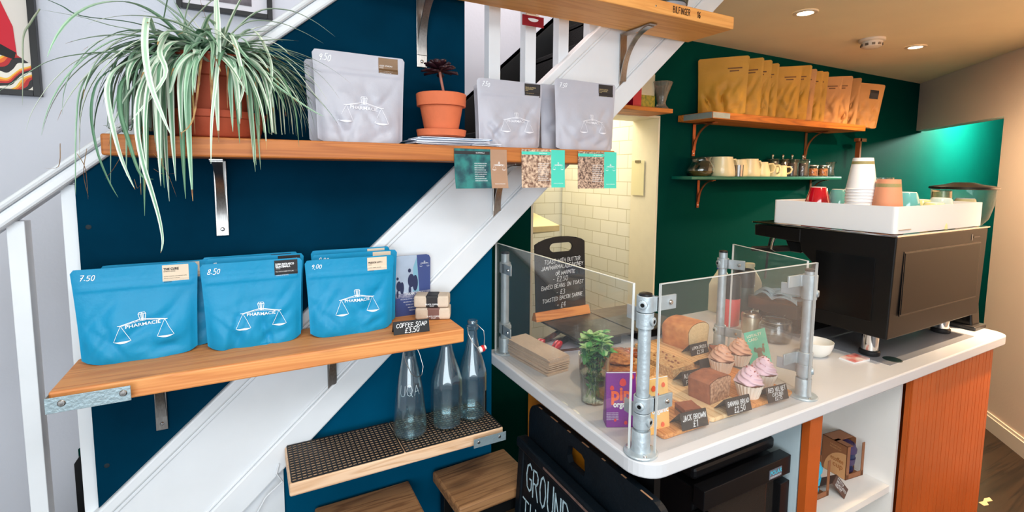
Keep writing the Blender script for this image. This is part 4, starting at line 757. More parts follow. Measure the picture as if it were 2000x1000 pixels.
screen_post('screen post at the far end of the front pane, next to the tip bowl', 1.302, .752, 1.300, [(1.268, PI, None), (1.236, FR_(110), FR_(-70)), (1.058, PI, None), (1.024, FR_(110), FR_(-60))])
screen_post('screen post standing beside the teal wall edge and paper bags', .729, 1.406, 1.289, [(1.238, FR_(-90), FR_(10)), (1.035, FR_(-90), FR_(10))])
screen_post('screen post behind the white sliced loaf', 1.405, 1.105, 1.290, [(1.248, FR_(-62), FR_(165)), (1.016, FR_(-62), FR_(165))])
def pane(label, a, b, z0, z1, th=.006):
    a, b = Vector(a), Vector(b); d = (b-a).normalized(); n_ = Vector((d.y, -d.x))*th/2; t = thing('acrylic_pane', label, 'screen', (0, 0, 0), 0, 'clear panes of the counter screen')
    MB().prism([tuple(a+n_), tuple(b+n_), tuple(b-n_), tuple(a-n_)], z0, z1).build('sheet', PLEX, t)
    e = MB(); w_ = th/2+.0001; nn = Vector((d.y, -d.x))*w_
    e.prism([tuple(a+nn-d*.0004), tuple(b+nn+d*.0004), tuple(b-nn+d*.0004), tuple(a-nn-d*.0004)], z1, z1+.0012); e.prism([tuple(a+nn), tuple(a+nn-d*.0012), tuple(a-nn-d*.0012), tuple(a-nn)], z0, z1+.001); e.prism([tuple(b+nn), tuple(b+nn+d*.0012), tuple(b-nn+d*.0012), tuple(b-nn)], z0, z1+.001)
    e.build('polished_edge', PLEXEDGE, t)
pane('front pane of clear acrylic between the two nearest posts', (.7425, .7315), (1.292, .7315), .9515, 1.3205)
pane('side pane of clear acrylic facing the teal panel and blue bags', (.7025, .768), (.7025, 1.419), .9515, 1.3185)
pane('rear side pane of clear acrylic beside the coffee machine', (1.412, 1.073), (1.326, .775), .9515, 1.315)
# ================================================================ BOARDS AND CAKES
TB = CT+.0115
def chop(label, x0, x1, y0, y1, rz=0, m=CHOPW):
    t = MB().prism(rounded(-(x1-x0)/2, (x1-x0)/2, -(y1-y0)/2, (y1-y0)/2, (.012,)*4, 4), 0, .011).build('chopping_board', m, None, bevel=.003, loc=((x0+x1)/2, (y0+y1)/2, CT+.0003), rz=rz)
    return tag(t, label, 'board', 'striped wooden boards under the cakes')
CHOP2 = wood('orange_striped_board', rgb(226, 158, 92), rgb(176, 98, 44), 1.4, axis=1, rings=16, knots=False)
CHOP3 = wood('pale_striped_board', rgb(244, 212, 164), rgb(212, 160, 104), 1.4, axis=1, rings=12, knots=False)
chop('striped board with rounded end under the brownie slice', .800, .955, .762, 1.03, 0, CHOP2); chop('pale striped board under the banana loaf and oat traybake', .960, 1.105, .765, 1.17, 0, CHOP3); chop('striped board under the four cupcakes', 1.110, 1.285, .765, 1.03, 0, CHOP2)
chop('striped board under the white sliced loaf', 1.150, 1.360, 1.036, 1.25, 0, CHOPW)
CRUST = mat('golden_crust', rgb(222, 150, 86), .65, col2=rgb(190, 112, 58), noise_scale=30, bump=.3, bump_scale=80)
CRUMBW = mat('pale_crumb', rgb(236, 206, 156), .8, noise_amt=.08, noise_scale=60, bump=.35, bump_scale=120)
CRUSTB = mat('dark_brown_crust', rgb(172, 106, 74), .7, col2=rgb(140, 80, 56), noise_scale=40, bump=.3, bump_scale=90)
CRUMBB = mat('banana_crumb', rgb(216, 170, 136), .8, col2=rgb(150, 104, 78), noise_scale=120, bump=.4, bump_scale=140)
def loaf(label, x, y, rz, wd, dp, h, cr, cm, dome=.2, tap=.88):
    t = thing('loaf_cake', label, 'cake', (x, y, TB), rz); n = 26; pr = []
    for i in range(n+1):
        a = i/n; u = -1+2*a; zz = h*(1-dome)+h*dome*(max(0, 1-abs(u)**2.4))**.6; pr.append((u*wd/2, zz))
    pts = [(-wd/2*tap, 0)]+pr+[(wd/2*tap, 0)]
    def ring(yy, s): return [(p[0]*s+.0012*noise.noise(Vector((p[0]*60, yy*60, p[1]*60))), yy, max(0, p[1]*(1 if p[1] < .001 else s)+.002*noise.noise(Vector((p[0]*40+3, yy*40, 1)))) if p[1] > .001 else 0) for p in pts]
    ys = [-dp/2, -dp/2+.004]+[-dp/2+dp*k/8 for k in range(1, 8)]+[dp/2-.004, dp/2]; ss = [.985, 1]+[1]*7+[.99, .94]
    vs = []; [vs.extend(ring(a, b)) for a, b in zip(ys, ss)]; k = len(pts)
    fs = [(j*k+i, (j+1)*k+i, (j+1)*k+(i+1) % k, j*k+(i+1) % k) for j in range(len(ys)-1) for i in range(k)]+[tuple((len(ys)-1)*k+i for i in range(k))[::-1]]
    b = MB(); b.add(vs, [f[::-1] for f in fs]); b.build('crust', cr, t, smooth=True)
    r_ = ring(-dp/2-.0004, .955); MB().add([(p[0], p[1], p[2]+(.001 if i not in (0, k-1) else .001)) for i, p in enumerate(r_)], [tuple(range(k))[::-1]]).build('cut_face', cm, t)
    return t
loaf('pale lemon loaf with golden crust and cut white face behind its price card', 1.312, 1.172, .16, .128, .105, .088, CRUST, CRUMBW, .30)
loaf('brown banana loaf with its cut face to the front pane', 1.053, .853, .10, .096, .066, .064, CRUSTB, CRUMBB, .16)
def slab(name, label, x, y, z, rz, dx, dy, h, mats, grp=None, seed=1, nuts=None):
    t = thing(name, label, 'cake', (x, y, z), rz, grp); zz = 0
    for i, (nm, m, hh) in enumerate(mats):
        b = MB(); nx, ny = 12, 12; z0 = zz; z1 = zz+hh; f = lambda u, v, zc, am: ((u-.5)*dx+am*.0015*noise.noise(Vector((v*5+seed, zc*300, u))), (v-.5)*dy+am*.0015*noise.noise(Vector((u*5, zc*300+seed, v))), zc+(am*.0016*noise.noise(Vector((u*6+seed, v*6, 2))) if zc == z1 else 0))
        b.grid(lambda u, v: f(u, v, z1, 1), nx, ny); b.grid(lambda u, v: f(u, v, z0, 0), 1, 1, flip=True)
        for side in range(4):
            g = [lambda s, w: f(s, 0, z0 if w < .5 else z1, 1 if w > .5 else 0), lambda s, w: f(1, s, z0 if w < .5 else z1, 1 if w > .5 else 0), lambda s, w: f(1-s, 1, z0 if w < .5 else z1, 1 if w > .5 else 0), lambda s, w: f(0, 1-s, z0 if w < .5 else z1, 1 if w > .5 else 0)][side]
            b.grid(g, nx, 1)
        b.build(nm, m, t, smooth=True, auto=35); zz = z1
    if nuts:
        b = MB(); rd = random.Random(seed)
        for _ in range(nuts): b.lathe([(0, -.002), (.0032, -.001), (.004, .001), (.002, .003), (0, .0032)], 7, c=((rd.random()-.5)*dx*.85, (rd.random()-.5)*dy*.85, zz))
        b.build('pecan_pieces', mat('pecan', rgb(150, 84, 44), .6, noise_amt=.3, noise_scale=200), t, smooth=True)
    return t
OAT = mat('pale_oat_bake', rgb(226, 186, 132), .85, col2=rgb(196, 146, 92), noise_scale=140, bump=.8, bump_scale=160)
BRN = mat('brownie_top', rgb(164, 92, 64), .5, noise_amt=.15, noise_scale=60, bump=.25); SHORT = mat('shortbread_base', rgb(214, 156, 100), .8, noise_amt=.2, noise_scale=120, bump=.5, bump_scale=150); DKB = mat('dark_sponge', rgb(112, 66, 46), .8, noise_amt=.2, noise_scale=100, bump=.5)
slab('flapjack', 'thick pale flapjack slab dotted with pecans behind the banana loaf', 1.088, 1.035, TB, .05, .090, .125, .03, [('oat_layer', OAT, .030)], seed=2, nuts=14)
slab('flapjack', 'second pale flapjack slab with pecans lying beside the thicker one', .985, 1.075, TB, .08, .082, .120, .02, [('oat_layer', OAT, .022)], seed=4, nuts=12)
slab('shortbread_slice', 'pale shortbread slice half hidden behind the front post and nut card', .905, .965, TB, .1, .10, .085, .02, [('shortbread_layer', mat('pale_shortbread', rgb(236, 202, 150), .8, noise_amt=.1, noise_scale=80, bump=.3), .026)], seed=5)
slab('caramel_slice', 'small chocolate topped shortbread slice on the rounded end board', .917, .800, TB, -.25, .046, .042, .03, [('base_layer', SHORT, .013), ('filling_layer', DKB, .006), ('chocolate_layer', BRN, .010)], seed=6)
slab('caramel_slice', 'second chocolate topped slice farther back behind the clamp of the front post', .845, .862, TB, -.1, .044, .045, .03, [('base_layer', SHORT, .013), ('chocolate_layer', BRN, .014)], seed=8)
slab('chocolate_slice', 'long dark chocolate slice between the loaf card and the cupcakes', 1.300, 1.010, TB, -.62, .055, .095, .03, [('sponge_layer', mat('light_brown_sponge', rgb(206, 150, 112), .8, noise_amt=.12, bump=.3), .022), ('chocolate_layer', BRN, .008)], seed=7)
CASE = mat('pleated_paper_case', rgb(238, 226, 212), .7); SPONGE = mat('cupcake_sponge', rgb(120, 70, 56), .85, noise_amt=.25, noise_scale=120, bump=.5)
def cupcake(label, x, y, fm, sm, seed, case=CASE, rz=0):
    t = thing('cupcake', label, 'cupcake', (x, y, TB), rz, 'frosted cupcakes on the striped board'); b = MB(); n = 96; hh = .036; vs = []
    for z, r in ((0, .0245), (hh*.5, .0295), (hh, .0355), (hh+.0015, .0362)):
        for i in range(n): a = 2*PI*i/n; rr = r+(.0011 if i % 4 < 2 else -.0009); vs.append((rr*math.cos(a), rr*math.sin(a), z+(.0022*noise.noise(Vector((math.cos(a)*2+seed, math.sin(a)*2, 0))) if z > .03 else 0)))
    b.add(vs, [(j*n+i, j*n+(i+1) % n, (j+1)*n+(i+1) % n, (j+1)*n+i) for j in range(3) for i in range(n)]+[tuple(range(n))[::-1]]); b.build('paper_case', case, t, solid=.0005)
    MB().lathe([(0, .004), (.0235, .004), (.0335, hh-.002), (.0345, hh+.003), (.028, hh+.005), (0, hh+.006)], 40).build('sponge', SPONGE, t, smooth=True)
    b = MB(); rings = 30; m_ = 60; vs = []
    for j in range(rings+1):
        s = j/rings; z = hh+.004+.042*s
        for i in range(m_): a = 2*PI*i/m_; base = .0335*(1-s)**.60+.0015; sw = .0036*math.cos(5*(a+s*4.0))*(1-s)**.3+.0016*math.sin((s*4+a/(2*PI))*2*PI); r = max(.0006, base+sw*(1-s*.6)); vs.append((r*math.cos(a), r*math.sin(a), z))
    b.add(vs, [(j*m_+i, j*m_+(i+1) % m_, (j+1)*m_+(i+1) % m_, (j+1)*m_+i) for j in range(rings) for i in range(m_)]+[tuple(rings*m_+i for i in range(m_))]); b.build('frosting_swirl', fm, t, smooth=True, auto=80)
    b = MB(); rd = random.Random(seed)
    for _ in range(26):
        s = rd.uniform(.45, 1); a = rd.uniform(0, 2*PI); r = .0325*(1-s)**.62+.002; c = Vector((r*math.cos(a), r*math.sin(a), hh+.006+.042*s)); k = rd.uniform(.0007, .0016); b.box(c, (k*2, k*1.4, k), M=None)
    b.build('crumb_topping', sm, t); return t
FCH = mat('caramel_frosting', rgb(226, 176, 150), .5, noise_amt=.06, sss=0); FPK = mat('pink_frosting', rgb(240, 206, 218), .5, noise_amt=.06); SPO = mat('orange_crumbs', rgb(214, 134, 60), .6); SPR = mat('red_crumbs', rgb(168, 52, 50), .7)
cupcake('caramel frosted cupcake next to the brown banana loaf', 1.222, .950, FCH, SPO, 1); cupcake('caramel frosted cupcake in front of the loyalty card', 1.318, .962, FCH, SPO, 2)
cupcake('pink frosted cupcake nearest the front pane', 1.150, .806, FPK, SPR, 3); cupcake('pink frosted cupcake beside the far screen post', 1.246, .832, FPK, SPR, 4)
# price cards
def pc(label, xa, ya, xb, yb, h, lines, dy=.010, depth=.032, tilt=.3, ls=None, z=TB):
    x, y = (xa+xb)/2, (ya+yb)/2+dy; return price_tent(label, x, y, z+.0002, math.hypot(xb-xa, yb-ya), h, math.atan2(yb-ya, xb-xa), lines, depth=depth, tilt=tilt, ls=ls, m=SLC)
SLC = mat('slate_grey_card', rgb(52, 44, 42), .6, noise_amt=.08)
pc('dark price card for jack brown slices by the front pane', .852, .740, .930, .733, .036, [('JACK BROWN', .30), ('£1', .34)], .016)
pc('dark price card for banana bread in front of its loaf', 1.006, .742, 1.088, .736, .036, [('BANANA BREAD', .27), ('£2.50', .34)], .014)
pc('dark price card for red velvet cupcakes by the far screen post', 1.156, .738, 1.232, .732, .036, [('RED VELVET', .27), ('CUPCAKE', .22), ('£2.75', .24)], .014)
pc('dark price card for all butter flapjack behind the banana loaf', 1.040, .925, 1.112, .920, .036, [('ALL BUTTER', .27), ('FLAPJACK', .25)], .0)
pc('dark price card for lemon drizzle leaning before the white loaf', 1.236, 1.070, 1.318, 1.072, .034, [('LEMON DRIZZLE', .24), ('£2.50', .32)], .002)
pc('dark price card for hazelnut shortbread just behind the front post clamp', .868, .885, .940, .898, .040, [('HAZELNUT', .24), ('SHORTBREAD', .22), ('£2.00', .24)], .004, tilt=.2)
pc('dark price card lying between the chocolate slice and the caramel cupcakes', 1.176, .985, 1.218, .985, .026, [('', .3)], .0)
# loyalty card on a kraft easel
t = thing('loyalty_card', 'tall turquoise loyalty card with an animal drawing on a kraft easel', 'card', (1.402, .944, CT+.0005), .1, rot=(-.12, -.20, -.32))
MB().box((0, 0, .055), (.074, .0012, .110)).build('turquoise_card', mat('mint_turquoise_card', rgb(112, 206, 178), .6), t)
MB().add([(-.03, .002, 0), (-.03, .055, .0), (-.03, .002, .095), (.01, .002, 0), (.01, .045, 0), (.01, .002, .085)], [(0, 1, 2), (3, 5, 4), (0, 2, 5, 3), (1, 4, 5, 2)]).build('kraft_easel', mat('kraft_board', rgb(206, 160, 112), .75), t)
typeset('LOYALTY', -.004, .092, .0088, flat(-.0, .0011), 'printed_lettering', mat('cream_print', rgb(240, 238, 214), .6), t, bold=.0003); typeset('CARD', -.011, .079, .0088, flat(0, .0011), 'printed_lettering', _M['cream_print'], t, bold=.0003)
q = MB(); BR2 = mat('brown_drawing_ink', rgb(134, 112, 92), .6)
def ell(q, x, z, a, b, y): q.add([(x+a*math.cos(k*PI/9), y, z+b*math.sin(k*PI/9)) for k in range(18)], [tuple(range(18))])
for e in ((.003, .030, .009, .016), (.003, .045, .012, .009), (-.010, .050, .005, .008), (.018, .046, .004, .012), (.003, .012, .010, .014), (.020, .060, .004, .004)): ell(q, *e, -.0010)
q.build('animal_drawing', BR2, t)
# granola cookies in a dark dish, glazed pastries
COOK = mat('granola_cookie', rgb(216, 146, 82), .75, col2=rgb(166, 96, 46), noise_scale=70, bump=1, bump_scale=110); GLZ = mat('glazed_pastry', rgb(190, 100, 48), .25, col2=rgb(130, 60, 28), noise_scale=50, bump=.8, bump_scale=60, coat=.6)
t = thing('serving_dish', 'dark oval dish under the big granola cookies next to the mint glass', 'dish', (.915, 1.075, CT+.0002)); MB().lathe([(0, 0), (.070, 0), (.094, .022), (.098, .030), (.095, .031), (.068, .005), (0, .004)], 48).build('dish', mat('dark_brown_dish', rgb(70, 44, 32), .3), t, smooth=True)
def lump(name, label, x, y, z, rx, ry, h, m, seed, rz=0, grp=None, part='baked_surface', rough_=.18):
    t = thing(name, label, 'cake', (x, y, z), rz, grp); b = MB(); vs = []; nu, nv = 48, 20
    for j in range(nv+1):
        ph = -PI/2+PI*j/nv
        for i in range(nu):
            a = 2*PI*i/nu; d = Vector((math.cos(a)*math.cos(ph), math.sin(a)*math.cos(ph), math.sin(ph))); f = 1+rough_*noise.noise(d*2.2+Vector((seed, 0, 0)))+rough_*.5*noise.noise(d*7+Vector((0, seed, 0))); sq = lambda c: math.copysign(abs(c)**.75, c)
            vs.append((sq(d.x)*rx*f, sq(d.y)*ry*f, max(0, h/2+sq(d.z)*h/2*f)))
    b.add(vs, [(j*nu+i, j*nu+(i+1) % nu, (j+1)*nu+(i+1) % nu, (j+1)*nu+i) for j in range(nv) for i in range(nu)]); b.build(part, m, t, smooth=True, auto=80); return t
G1 = 'granola cookies piled in the dark dish'
lump('granola_cookie', 'large flat granola cookie at the front of the dark dish beside the mint', .905, 1.040, CT+.030, .062, .052, .022, COOK, 1, .3, G1); lump('granola_cookie', 'granola cookie at the rear of the dark dish by the black riser', .945, 1.120, CT+.030, .052, .046, .022, COOK, 2, .9, G1); lump('granola_cookie', 'granola cookie resting on top of two others in the dish', .932, 1.078, CT+.053, .050, .045, .018, COOK, 3, 1.4, G1)
lump('glazed_pastry', 'shiny glazed pastry seen just left of the front post', 1.012, 1.178, TB, .045, .022, .030, GLZ, 4, -.5, 'glazed pastries'); lump('glazed_pastry', 'shiny glazed pastry seen between front post and white loaf', 1.075, 1.150, TB, .042, .020, .028, GLZ, 5, -.7, 'glazed pastries')
# juice cartons in front corner
VIO = mat('violet_carton', rgb(132, 42, 148), .45, noise_amt=.1, noise_scale=10); ORC = mat('orange_carton', rgb(244, 178, 92), .45, col2=rgb(246, 204, 130), noise_scale=14)
def carton(label, x, y, rz, m, txt_m, w_, d_, h_, berries, word, word2, tl=.0):
    t = thing('juice_carton', label, 'carton', (x, y, CT+.0003), rz, 'fruit drink cartons behind the front post'); b = MB()
    b.add([(-w_/2, -d_/2, 0), (w_/2, -d_/2, 0), (w_/2, d_/2, 0), (-w_/2, d_/2, 0), (-w_/2, -.002, h_), (w_/2, -.002, h_), (w_/2, .002, h_), (-w_/2, .002, h_)], [(3, 2, 1, 0), (4, 5, 6, 7), (0, 1, 5, 4), (1, 2, 6, 5), (2, 3, 7, 6), (3, 0, 4, 7)])
    b.build('carton_body', m, t, bevel=.0015); sl_ = (d_/2-.002)/h_; f = lambda u, v: Vector((u, -d_/2-.0012+sl_*v, v))
    MB().add([f(-w_/2+.001, h_-.0015), f(w_/2-.001, h_-.0015), f(w_/2-.001, h_), f(-w_/2+.001, h_)], [(0, 1, 2, 3)]).build('top_seal', TXTW, t)
    typeset(word, 0, h_*.50, h_*.24, f, 'brand_lettering', txt_m, t, bold=.0016, sx=.95); typeset(word2, .004, h_*.375, h_*.105, lambda u, v: f(u, v)+Vector((0, -.0008, 0)), 'printed_lettering', TXTW, t, bold=.0006, sx=.85)
    q = MB(); [q.add([tuple(f(bx+r*math.cos(k*PI/8)*(1-.2*math.sin(k*PI/8)), bz+r*1.15*math.sin(k*PI/8)-0)+Vector((0, -.0006, 0))) for k in range(16)], [tuple(range(16))]) for bx, bz, r in berries[0]]; q.build('fruit_print', berries[1], t)
    for k in range(5): typeset('100% FRUIT FROM FARMS', -w_*.30, h_*(.26-.03*k), h_*.018, f, 'printed_lettering', TXTW, t, sx=.8)
    return t
RB = mat('strawberry_print', rgb(222, 62, 66), .5); OR2 = mat('orange_red_lettering', rgb(240, 100, 60), .5)
carton('violet fruit drink carton with orange lettering at the front corner', .762, .868, -.46, VIO, OR2, .072, .040, .128, ([(.004, .105, .008), (-.022, .092, .005), (.026, .118, .005), (.01, .012, .004), (-.015, .018, .003)], RB), 'pip', 'organic')
carton('pale orange fruit drink carton seen just behind the front post', .815, .806, -.10, ORC, OR2, .062, .034, .128, ([(-.012, .105, .006), (.016, .11, .005), (.01, .02, .005)], OR2), 'pip', 'organic')
# ================================================================ MINT IN A TUMBLER
t = thing('tumbler', 'fluted drinking glass of water holding fresh mint by the paper bags', 'glass', (.778, .990, CT+.0003))
fl = lambda a, z: 1+.028*math.cos(a*9)*(1 if z < .088 else max(0, (.1-z)/.012))
MB().lathe(lathe_glass([(0, 0), (.030, 0), (.032, .003), (.0345, .04), (.039, .088), (.0395, .095), (.0415, .128)], .0024), 72, sq=fl).build('glass_body', GLASS, t, smooth=True, auto=60)
MB().lathe([(0, .0046), (.0275, .0046), (.0318, .04), (.0355, .078), (0, .078)], 48).build('water', WATERM, t, smooth=True)
MINT = [mat('mint_leaf', rgb(118, 190, 104), .45, col2=rgb(78, 150, 80), noise_scale=60), mat('pale_mint_leaf', rgb(186, 222, 152), .45, noise_amt=.15, noise_scale=60), mat('dark_mint_leaf', rgb(52, 112, 70), .5, noise_amt=.2)]
mt = thing('mint_bunch', 'bushy bunch of fresh green mint standing in the fluted tumbler', 'herb', (.778, .990, CT+.006)); rd = random.Random(9); lb = MB(); sb2 = MB()
def mleaf(c, d, L_, wd, mi):
    d = d.normalized(); s = d.cross(Vector((0, 0, 1))); s = s.normalized() if s.length > .1 else Vector((1, 0, 0)); up = s.cross(d); rows = []
    for k, (u, ww) in enumerate(((0, .08), (.2, .75), (.45, 1), (.7, .8), (.9, .4), (1, .05))):
        c0 = c+d*(L_*u)-up*(L_*.30*u*u); ser = 1+(.08 if k % 2 else -.06); rows.append([c0-s*(wd*ww*ser/2)+up*(wd*.16*ww), c0-up*.0008, c0+s*(wd*ww*ser/2)+up*(wd*.16*ww)])
    lb.add([p for r in rows for p in r], [(3*k+m_, 3*k+m_+1, 3*k+m_+4, 3*k+m_+3) for k in range(5) for m_ in (0, 1)], mi)
for i in range(15):
    a = rd.uniform(0, 2*PI); r0 = rd.uniform(0, .020); r1 = rd.uniform(.008, .052); p0 = Vector((r0*math.cos(a+2), r0*math.sin(a+2), .003)); rm = min(.028, r1); pm = Vector((rm*math.cos(a), rm*math.sin(a), .10)); p1 = Vector((r1*math.cos(a), r1*math.sin(a), rd.uniform(.135, .172)))
    pts = [p0.lerp(pm, k/5) for k in range(6)]+[pm.lerp(p1, k/3) for k in range(1, 4)]; sb2.tube(pts, .0011, 5)
    for k in range(20):
        s = rd.uniform(.12, 1)**.7; c = pts[min(8, int(s*8))]; inside = c.z < .120; az = rd.uniform(0, 2*PI); el = rd.uniform(-.3, .9)
        L_ = rd.uniform(.014, .020) if inside else rd.uniform(.022, .036); d = Vector((math.cos(az), math.sin(az), el))
        if inside: d = Vector((-c.x*8+math.cos(az)*.5, -c.y*8+math.sin(az)*.5, .6))
        mleaf(c, d, L_, L_*.68, rd.choice([0, 1, 2, 0]) if not inside else rd.choice([0, 2, 2]))
    for k in range(7): az = k*.9+rd.random(); mleaf(p1, Vector((math.cos(az), math.sin(az), rd.uniform(.1, 1.4))), rd.uniform(.018, .028), .016, rd.choice([0, 1, 1]))
lb.build('leaves', MINT, mt, smooth=True); sb2.build('stems', mat('mint_stem', rgb(120, 150, 80), .5), mt)
# paper bag stack
rd = random.Random(4); KB = mat('pale_kraft_bag', rgb(232, 208, 184), .75, noise_amt=.08, noise_scale=14, bump=.3, bump_scale=40); KB2 = mat('pale_kraft_bag_fold', rgb(216, 190, 166), .75, noise_amt=.1, noise_scale=20, bump=.3)
for i in range(16):
    dx = rd.uniform(-.003, .003); w_, d_ = .080, .225; sag = .0025; b = MB(); zz = CT+.0004+i*.00315
    b.grid(lambda u, v: ((u-.5)*w_, (v-.5)*d_, .0026+.0007*math.sin(v*9+i)*math.sin(u*5)), 6, 10); b.grid(lambda u, v: ((u-.5)*w_, (v-.5)*d_, 0), 6, 10, flip=True)
    b.box((0, -d_/2+.0005, .0014), (w_*.98, .0012, .0022), 1); b.box((-w_/2+.0006, 0, .0013), (.0012, d_*.98, .0022), 1); b.box((w_/2-.0006, 0, .0013), (.0012, d_*.98, .0022), 1); b.box((0, d_/2-.0006, .0013), (w_*.98, .0012, .0022), 1)
    o = b.build('paper_bag', [KB, KB2], None, smooth=True, loc=(.781+dx+i*.0002, 1.292+rd.uniform(-.004, .004), zz), rz=.11+rd.uniform(-.02, .02)); tag(o, 'folded pale kraft paper bag in the neat stack by the side pane', 'paper bag', 'stack of paper bags on the counter')
# two tongs with red leaf-shaped ends on a pale tray
t = thing('tray', 'pale tray with a dark rim holding the red tipped tongs', 'tray', (.905, 1.368, CT+.0003), -.2); MB().box((0, 0, .002), (.15, .105, .003)).build('tray_base', mat('lilac_white_tray', rgb(214, 208, 224), .3), t, bevel=.001); MB().box((.0, -.050, .006), (.14, .005, .007)).build('rim', mat('dark_walnut', rgb(92, 60, 48), .5), t); MB().box((.0, .050, .006), (.14, .005, .007)).build('rim', _M['dark_walnut'], t)
REDS = mat('red_silicone', rgb(214, 44, 62), .4, noise_amt=.1, noise_scale=50)
def tongs(label, x, y, rz, z):
    t = thing('tongs', label, 'tongs', (x, y, z), rz, 'red tipped tongs on the pale tray'); t.scale = (1.35, 1.35, 1.35)
    for s in (-1, 1):
        b = MB(); P = []
        for k in range(9): u = k/8; P.append((0, s*.003+.0*u, .0+u*.055)); 
        vs = []; n = 9
        for k in range(n):
            u = k/(n-1); wv_ = .0115*math.sin(PI*min(1, .12+u*.86))**.8; vs += [(-.055*0-u*.046, s*.0035-wv_*0, -wv_+.012), (-u*.046, s*.0035+s*.002, .012), (-u*.046, s*.0035, wv_+.012)]
        b.add(vs, [(3*k+m_, 3*k+m_+1, 3*k+m_+4, 3*k+m_+3) for k in range(n-1) for m_ in (0, 1)]); b.build('silicone_tip', REDS, t, smooth=True, solid=.002)
        MB().strip([(-.004, s*.0035, .012), (.03, s*.006, .012), (.075, s*.004, .013), (.095, 0, .013)], .008, .0014, side=(0, 0, 1)).build('arm', STEEL, t)
    MB().box((.085, 0, .013), (.03, .0065, .009)).build('grip', BLACK, t, bevel=.002); return t
tongs('red tipped tongs lying nearer the corner post and teal panel', .868, 1.385, .5, CT+.0062); tongs('red tipped tongs lying nearer the mint, on the dark tray rim', .905, 1.335, .55, CT+.0098)
# ================================================================ SLATES, RISERS, MENU BOARD
SLATE = mat('dark_slate', rgb(62, 60, 54), .42, col2=rgb(44, 42, 38), noise_scale=9, bump=.35, bump_scale=25)
def slate(label, x0, x1, seed):
    b = MB(); rd = random.Random(seed); y0, y1 = 1.262, 1.545; P = []
    for (a, c) in (((x0, y0), (x1, y0)), ((x1, y0), (x1, y1)), ((x1, y1), (x0, y1)), ((x0, y1), (x0, y0))):
        for k in range(10): u = k/10; P.append((a[0]+(c[0]-a[0])*u+rd.uniform(-.0012, .0012), a[1]+(c[1]-a[1])*u+rd.uniform(-.0012, .0012)))
    return tag(b.prism(P, .991, .9985).build('slate_slab', SLATE, None, bevel=.0015), label, 'slate', 'slate slabs raised at the rear of the counter')
slate('dark slate slab carrying the chalk menu board', .938, 1.166, 1); slate('dark slate slab beyond the crack, away from the menu board', 1.172, 1.398, 2)
for x, l in ((1.062, 'black riser block under the slate with the menu board'), (1.285, 'black riser block under the slate nearer the coffee machine')):
    t = thing('riser_block', l, 'riser', (x, 1.36, CT+.0003)); MB().box((0, 0, .0195), (.15, .13, .039)).build('block', BLACK, t, bevel=.004); MB().box((0, -.0655, .02), (.10, .001, .024)).build('front_recess', mat('black_recess', rgb(18, 24, 30), .3), t)
t = thing('menu_board', 'black chalk menu board with a handle slot on a wooden foot', 'menu board', (1.035, 1.520, .9987), .03, rot=(-.06, 0, .03))
P = [(-.118, .006), (.112, .006), (.112, .286), (.098, .2945), (.07, .303), (.035, .308), (0, .3095), (-.035, .308), (-.07, .302), (-.098, .293), (-.118, .283)]
inner = [(-.055+.0*k, .262) for k in range(1)]; Hn = 8; hole = []
for (cx_, a0) in ((.032, -PI/2), (-.032, PI/2)):
    for k in range(Hn+1): a = a0+PI*k/Hn; hole.append((cx_+.021*math.cos(a), .268+.017*math.sin(a)))
bm = bmesh_ = None
import bmesh
bm = bmesh.new(); oe = [bm.verts.new((x, -.003, z)) for x, z in P]; he = [bm.verts.new((x, -.003, z)) for x, z in hole]
E = [bm.edges.new((oe[i], oe[(i+1) % len(oe)])) for i in range(len(oe))]+[bm.edges.new((he[i], he[(i+1) % len(he)])) for i in range(len(he))]
bmesh.ops.triangle_fill(bm, edges=E, use_beauty=True, use_dissolve=False); ret = bmesh.ops.extrude_face_region(bm, geom=bm.faces[:]); bmesh.ops.translate(bm, vec=(0, .006, 0), verts=[v for v in ret['geom'] if isinstance(v, bmesh.types.BMVert)]); bmesh.ops.recalc_face_normals(bm, faces=bm.faces[:])
me = bpy.data.meshes.new('board_panel'); bm.to_mesh(me); bm.free(); me.materials.append(CHALKB); o = bpy.data.objects.new('board_panel', me); C.objects.link(o); o.parent = t
MB().prism([(-.020, 0), (.018, 0), (.006, .032), (-.008, .034)], -.127, .125, 'yz').build('wooden_foot', wood('orange_beech', rgb(226, 146, 74), rgb(190, 104, 44), 1.5, axis=0, knots=False), t, bevel=.003)
q = MB(); F = flat(-.003, .0075)
for s_, x_, z_, h_, r_ in (('TOAST WITH BUTTER', .0, .213, .0145, .03), ('JAM/MARMALADE/HONEY', -.0, .190, .0145, .04), ('OR MARMITE', .012, .168, .0135, .03), ('- £2.50', -.012, .143, .018, .03), ('BAKED BEANS ON TOAST', .0, .117, .0145, .05), ('- £3', -.012, .094, .018, .02), ('TOASTED BACON SARNIE', -.002, .069, .0140, .06), ('- £4', -.010, .044, .018, .02)):
    L_ = len(s_)*.72*h_; hand(q, s_, x_, z_-.004, h_, flat(-.003, .0070), .0015, slant=.12, jit=.08, rise=r_, sx=min(.95, .205/L_), seed=int(z_*1000), gap=.2)
q.build('chalk_lettering', TXTW, t)
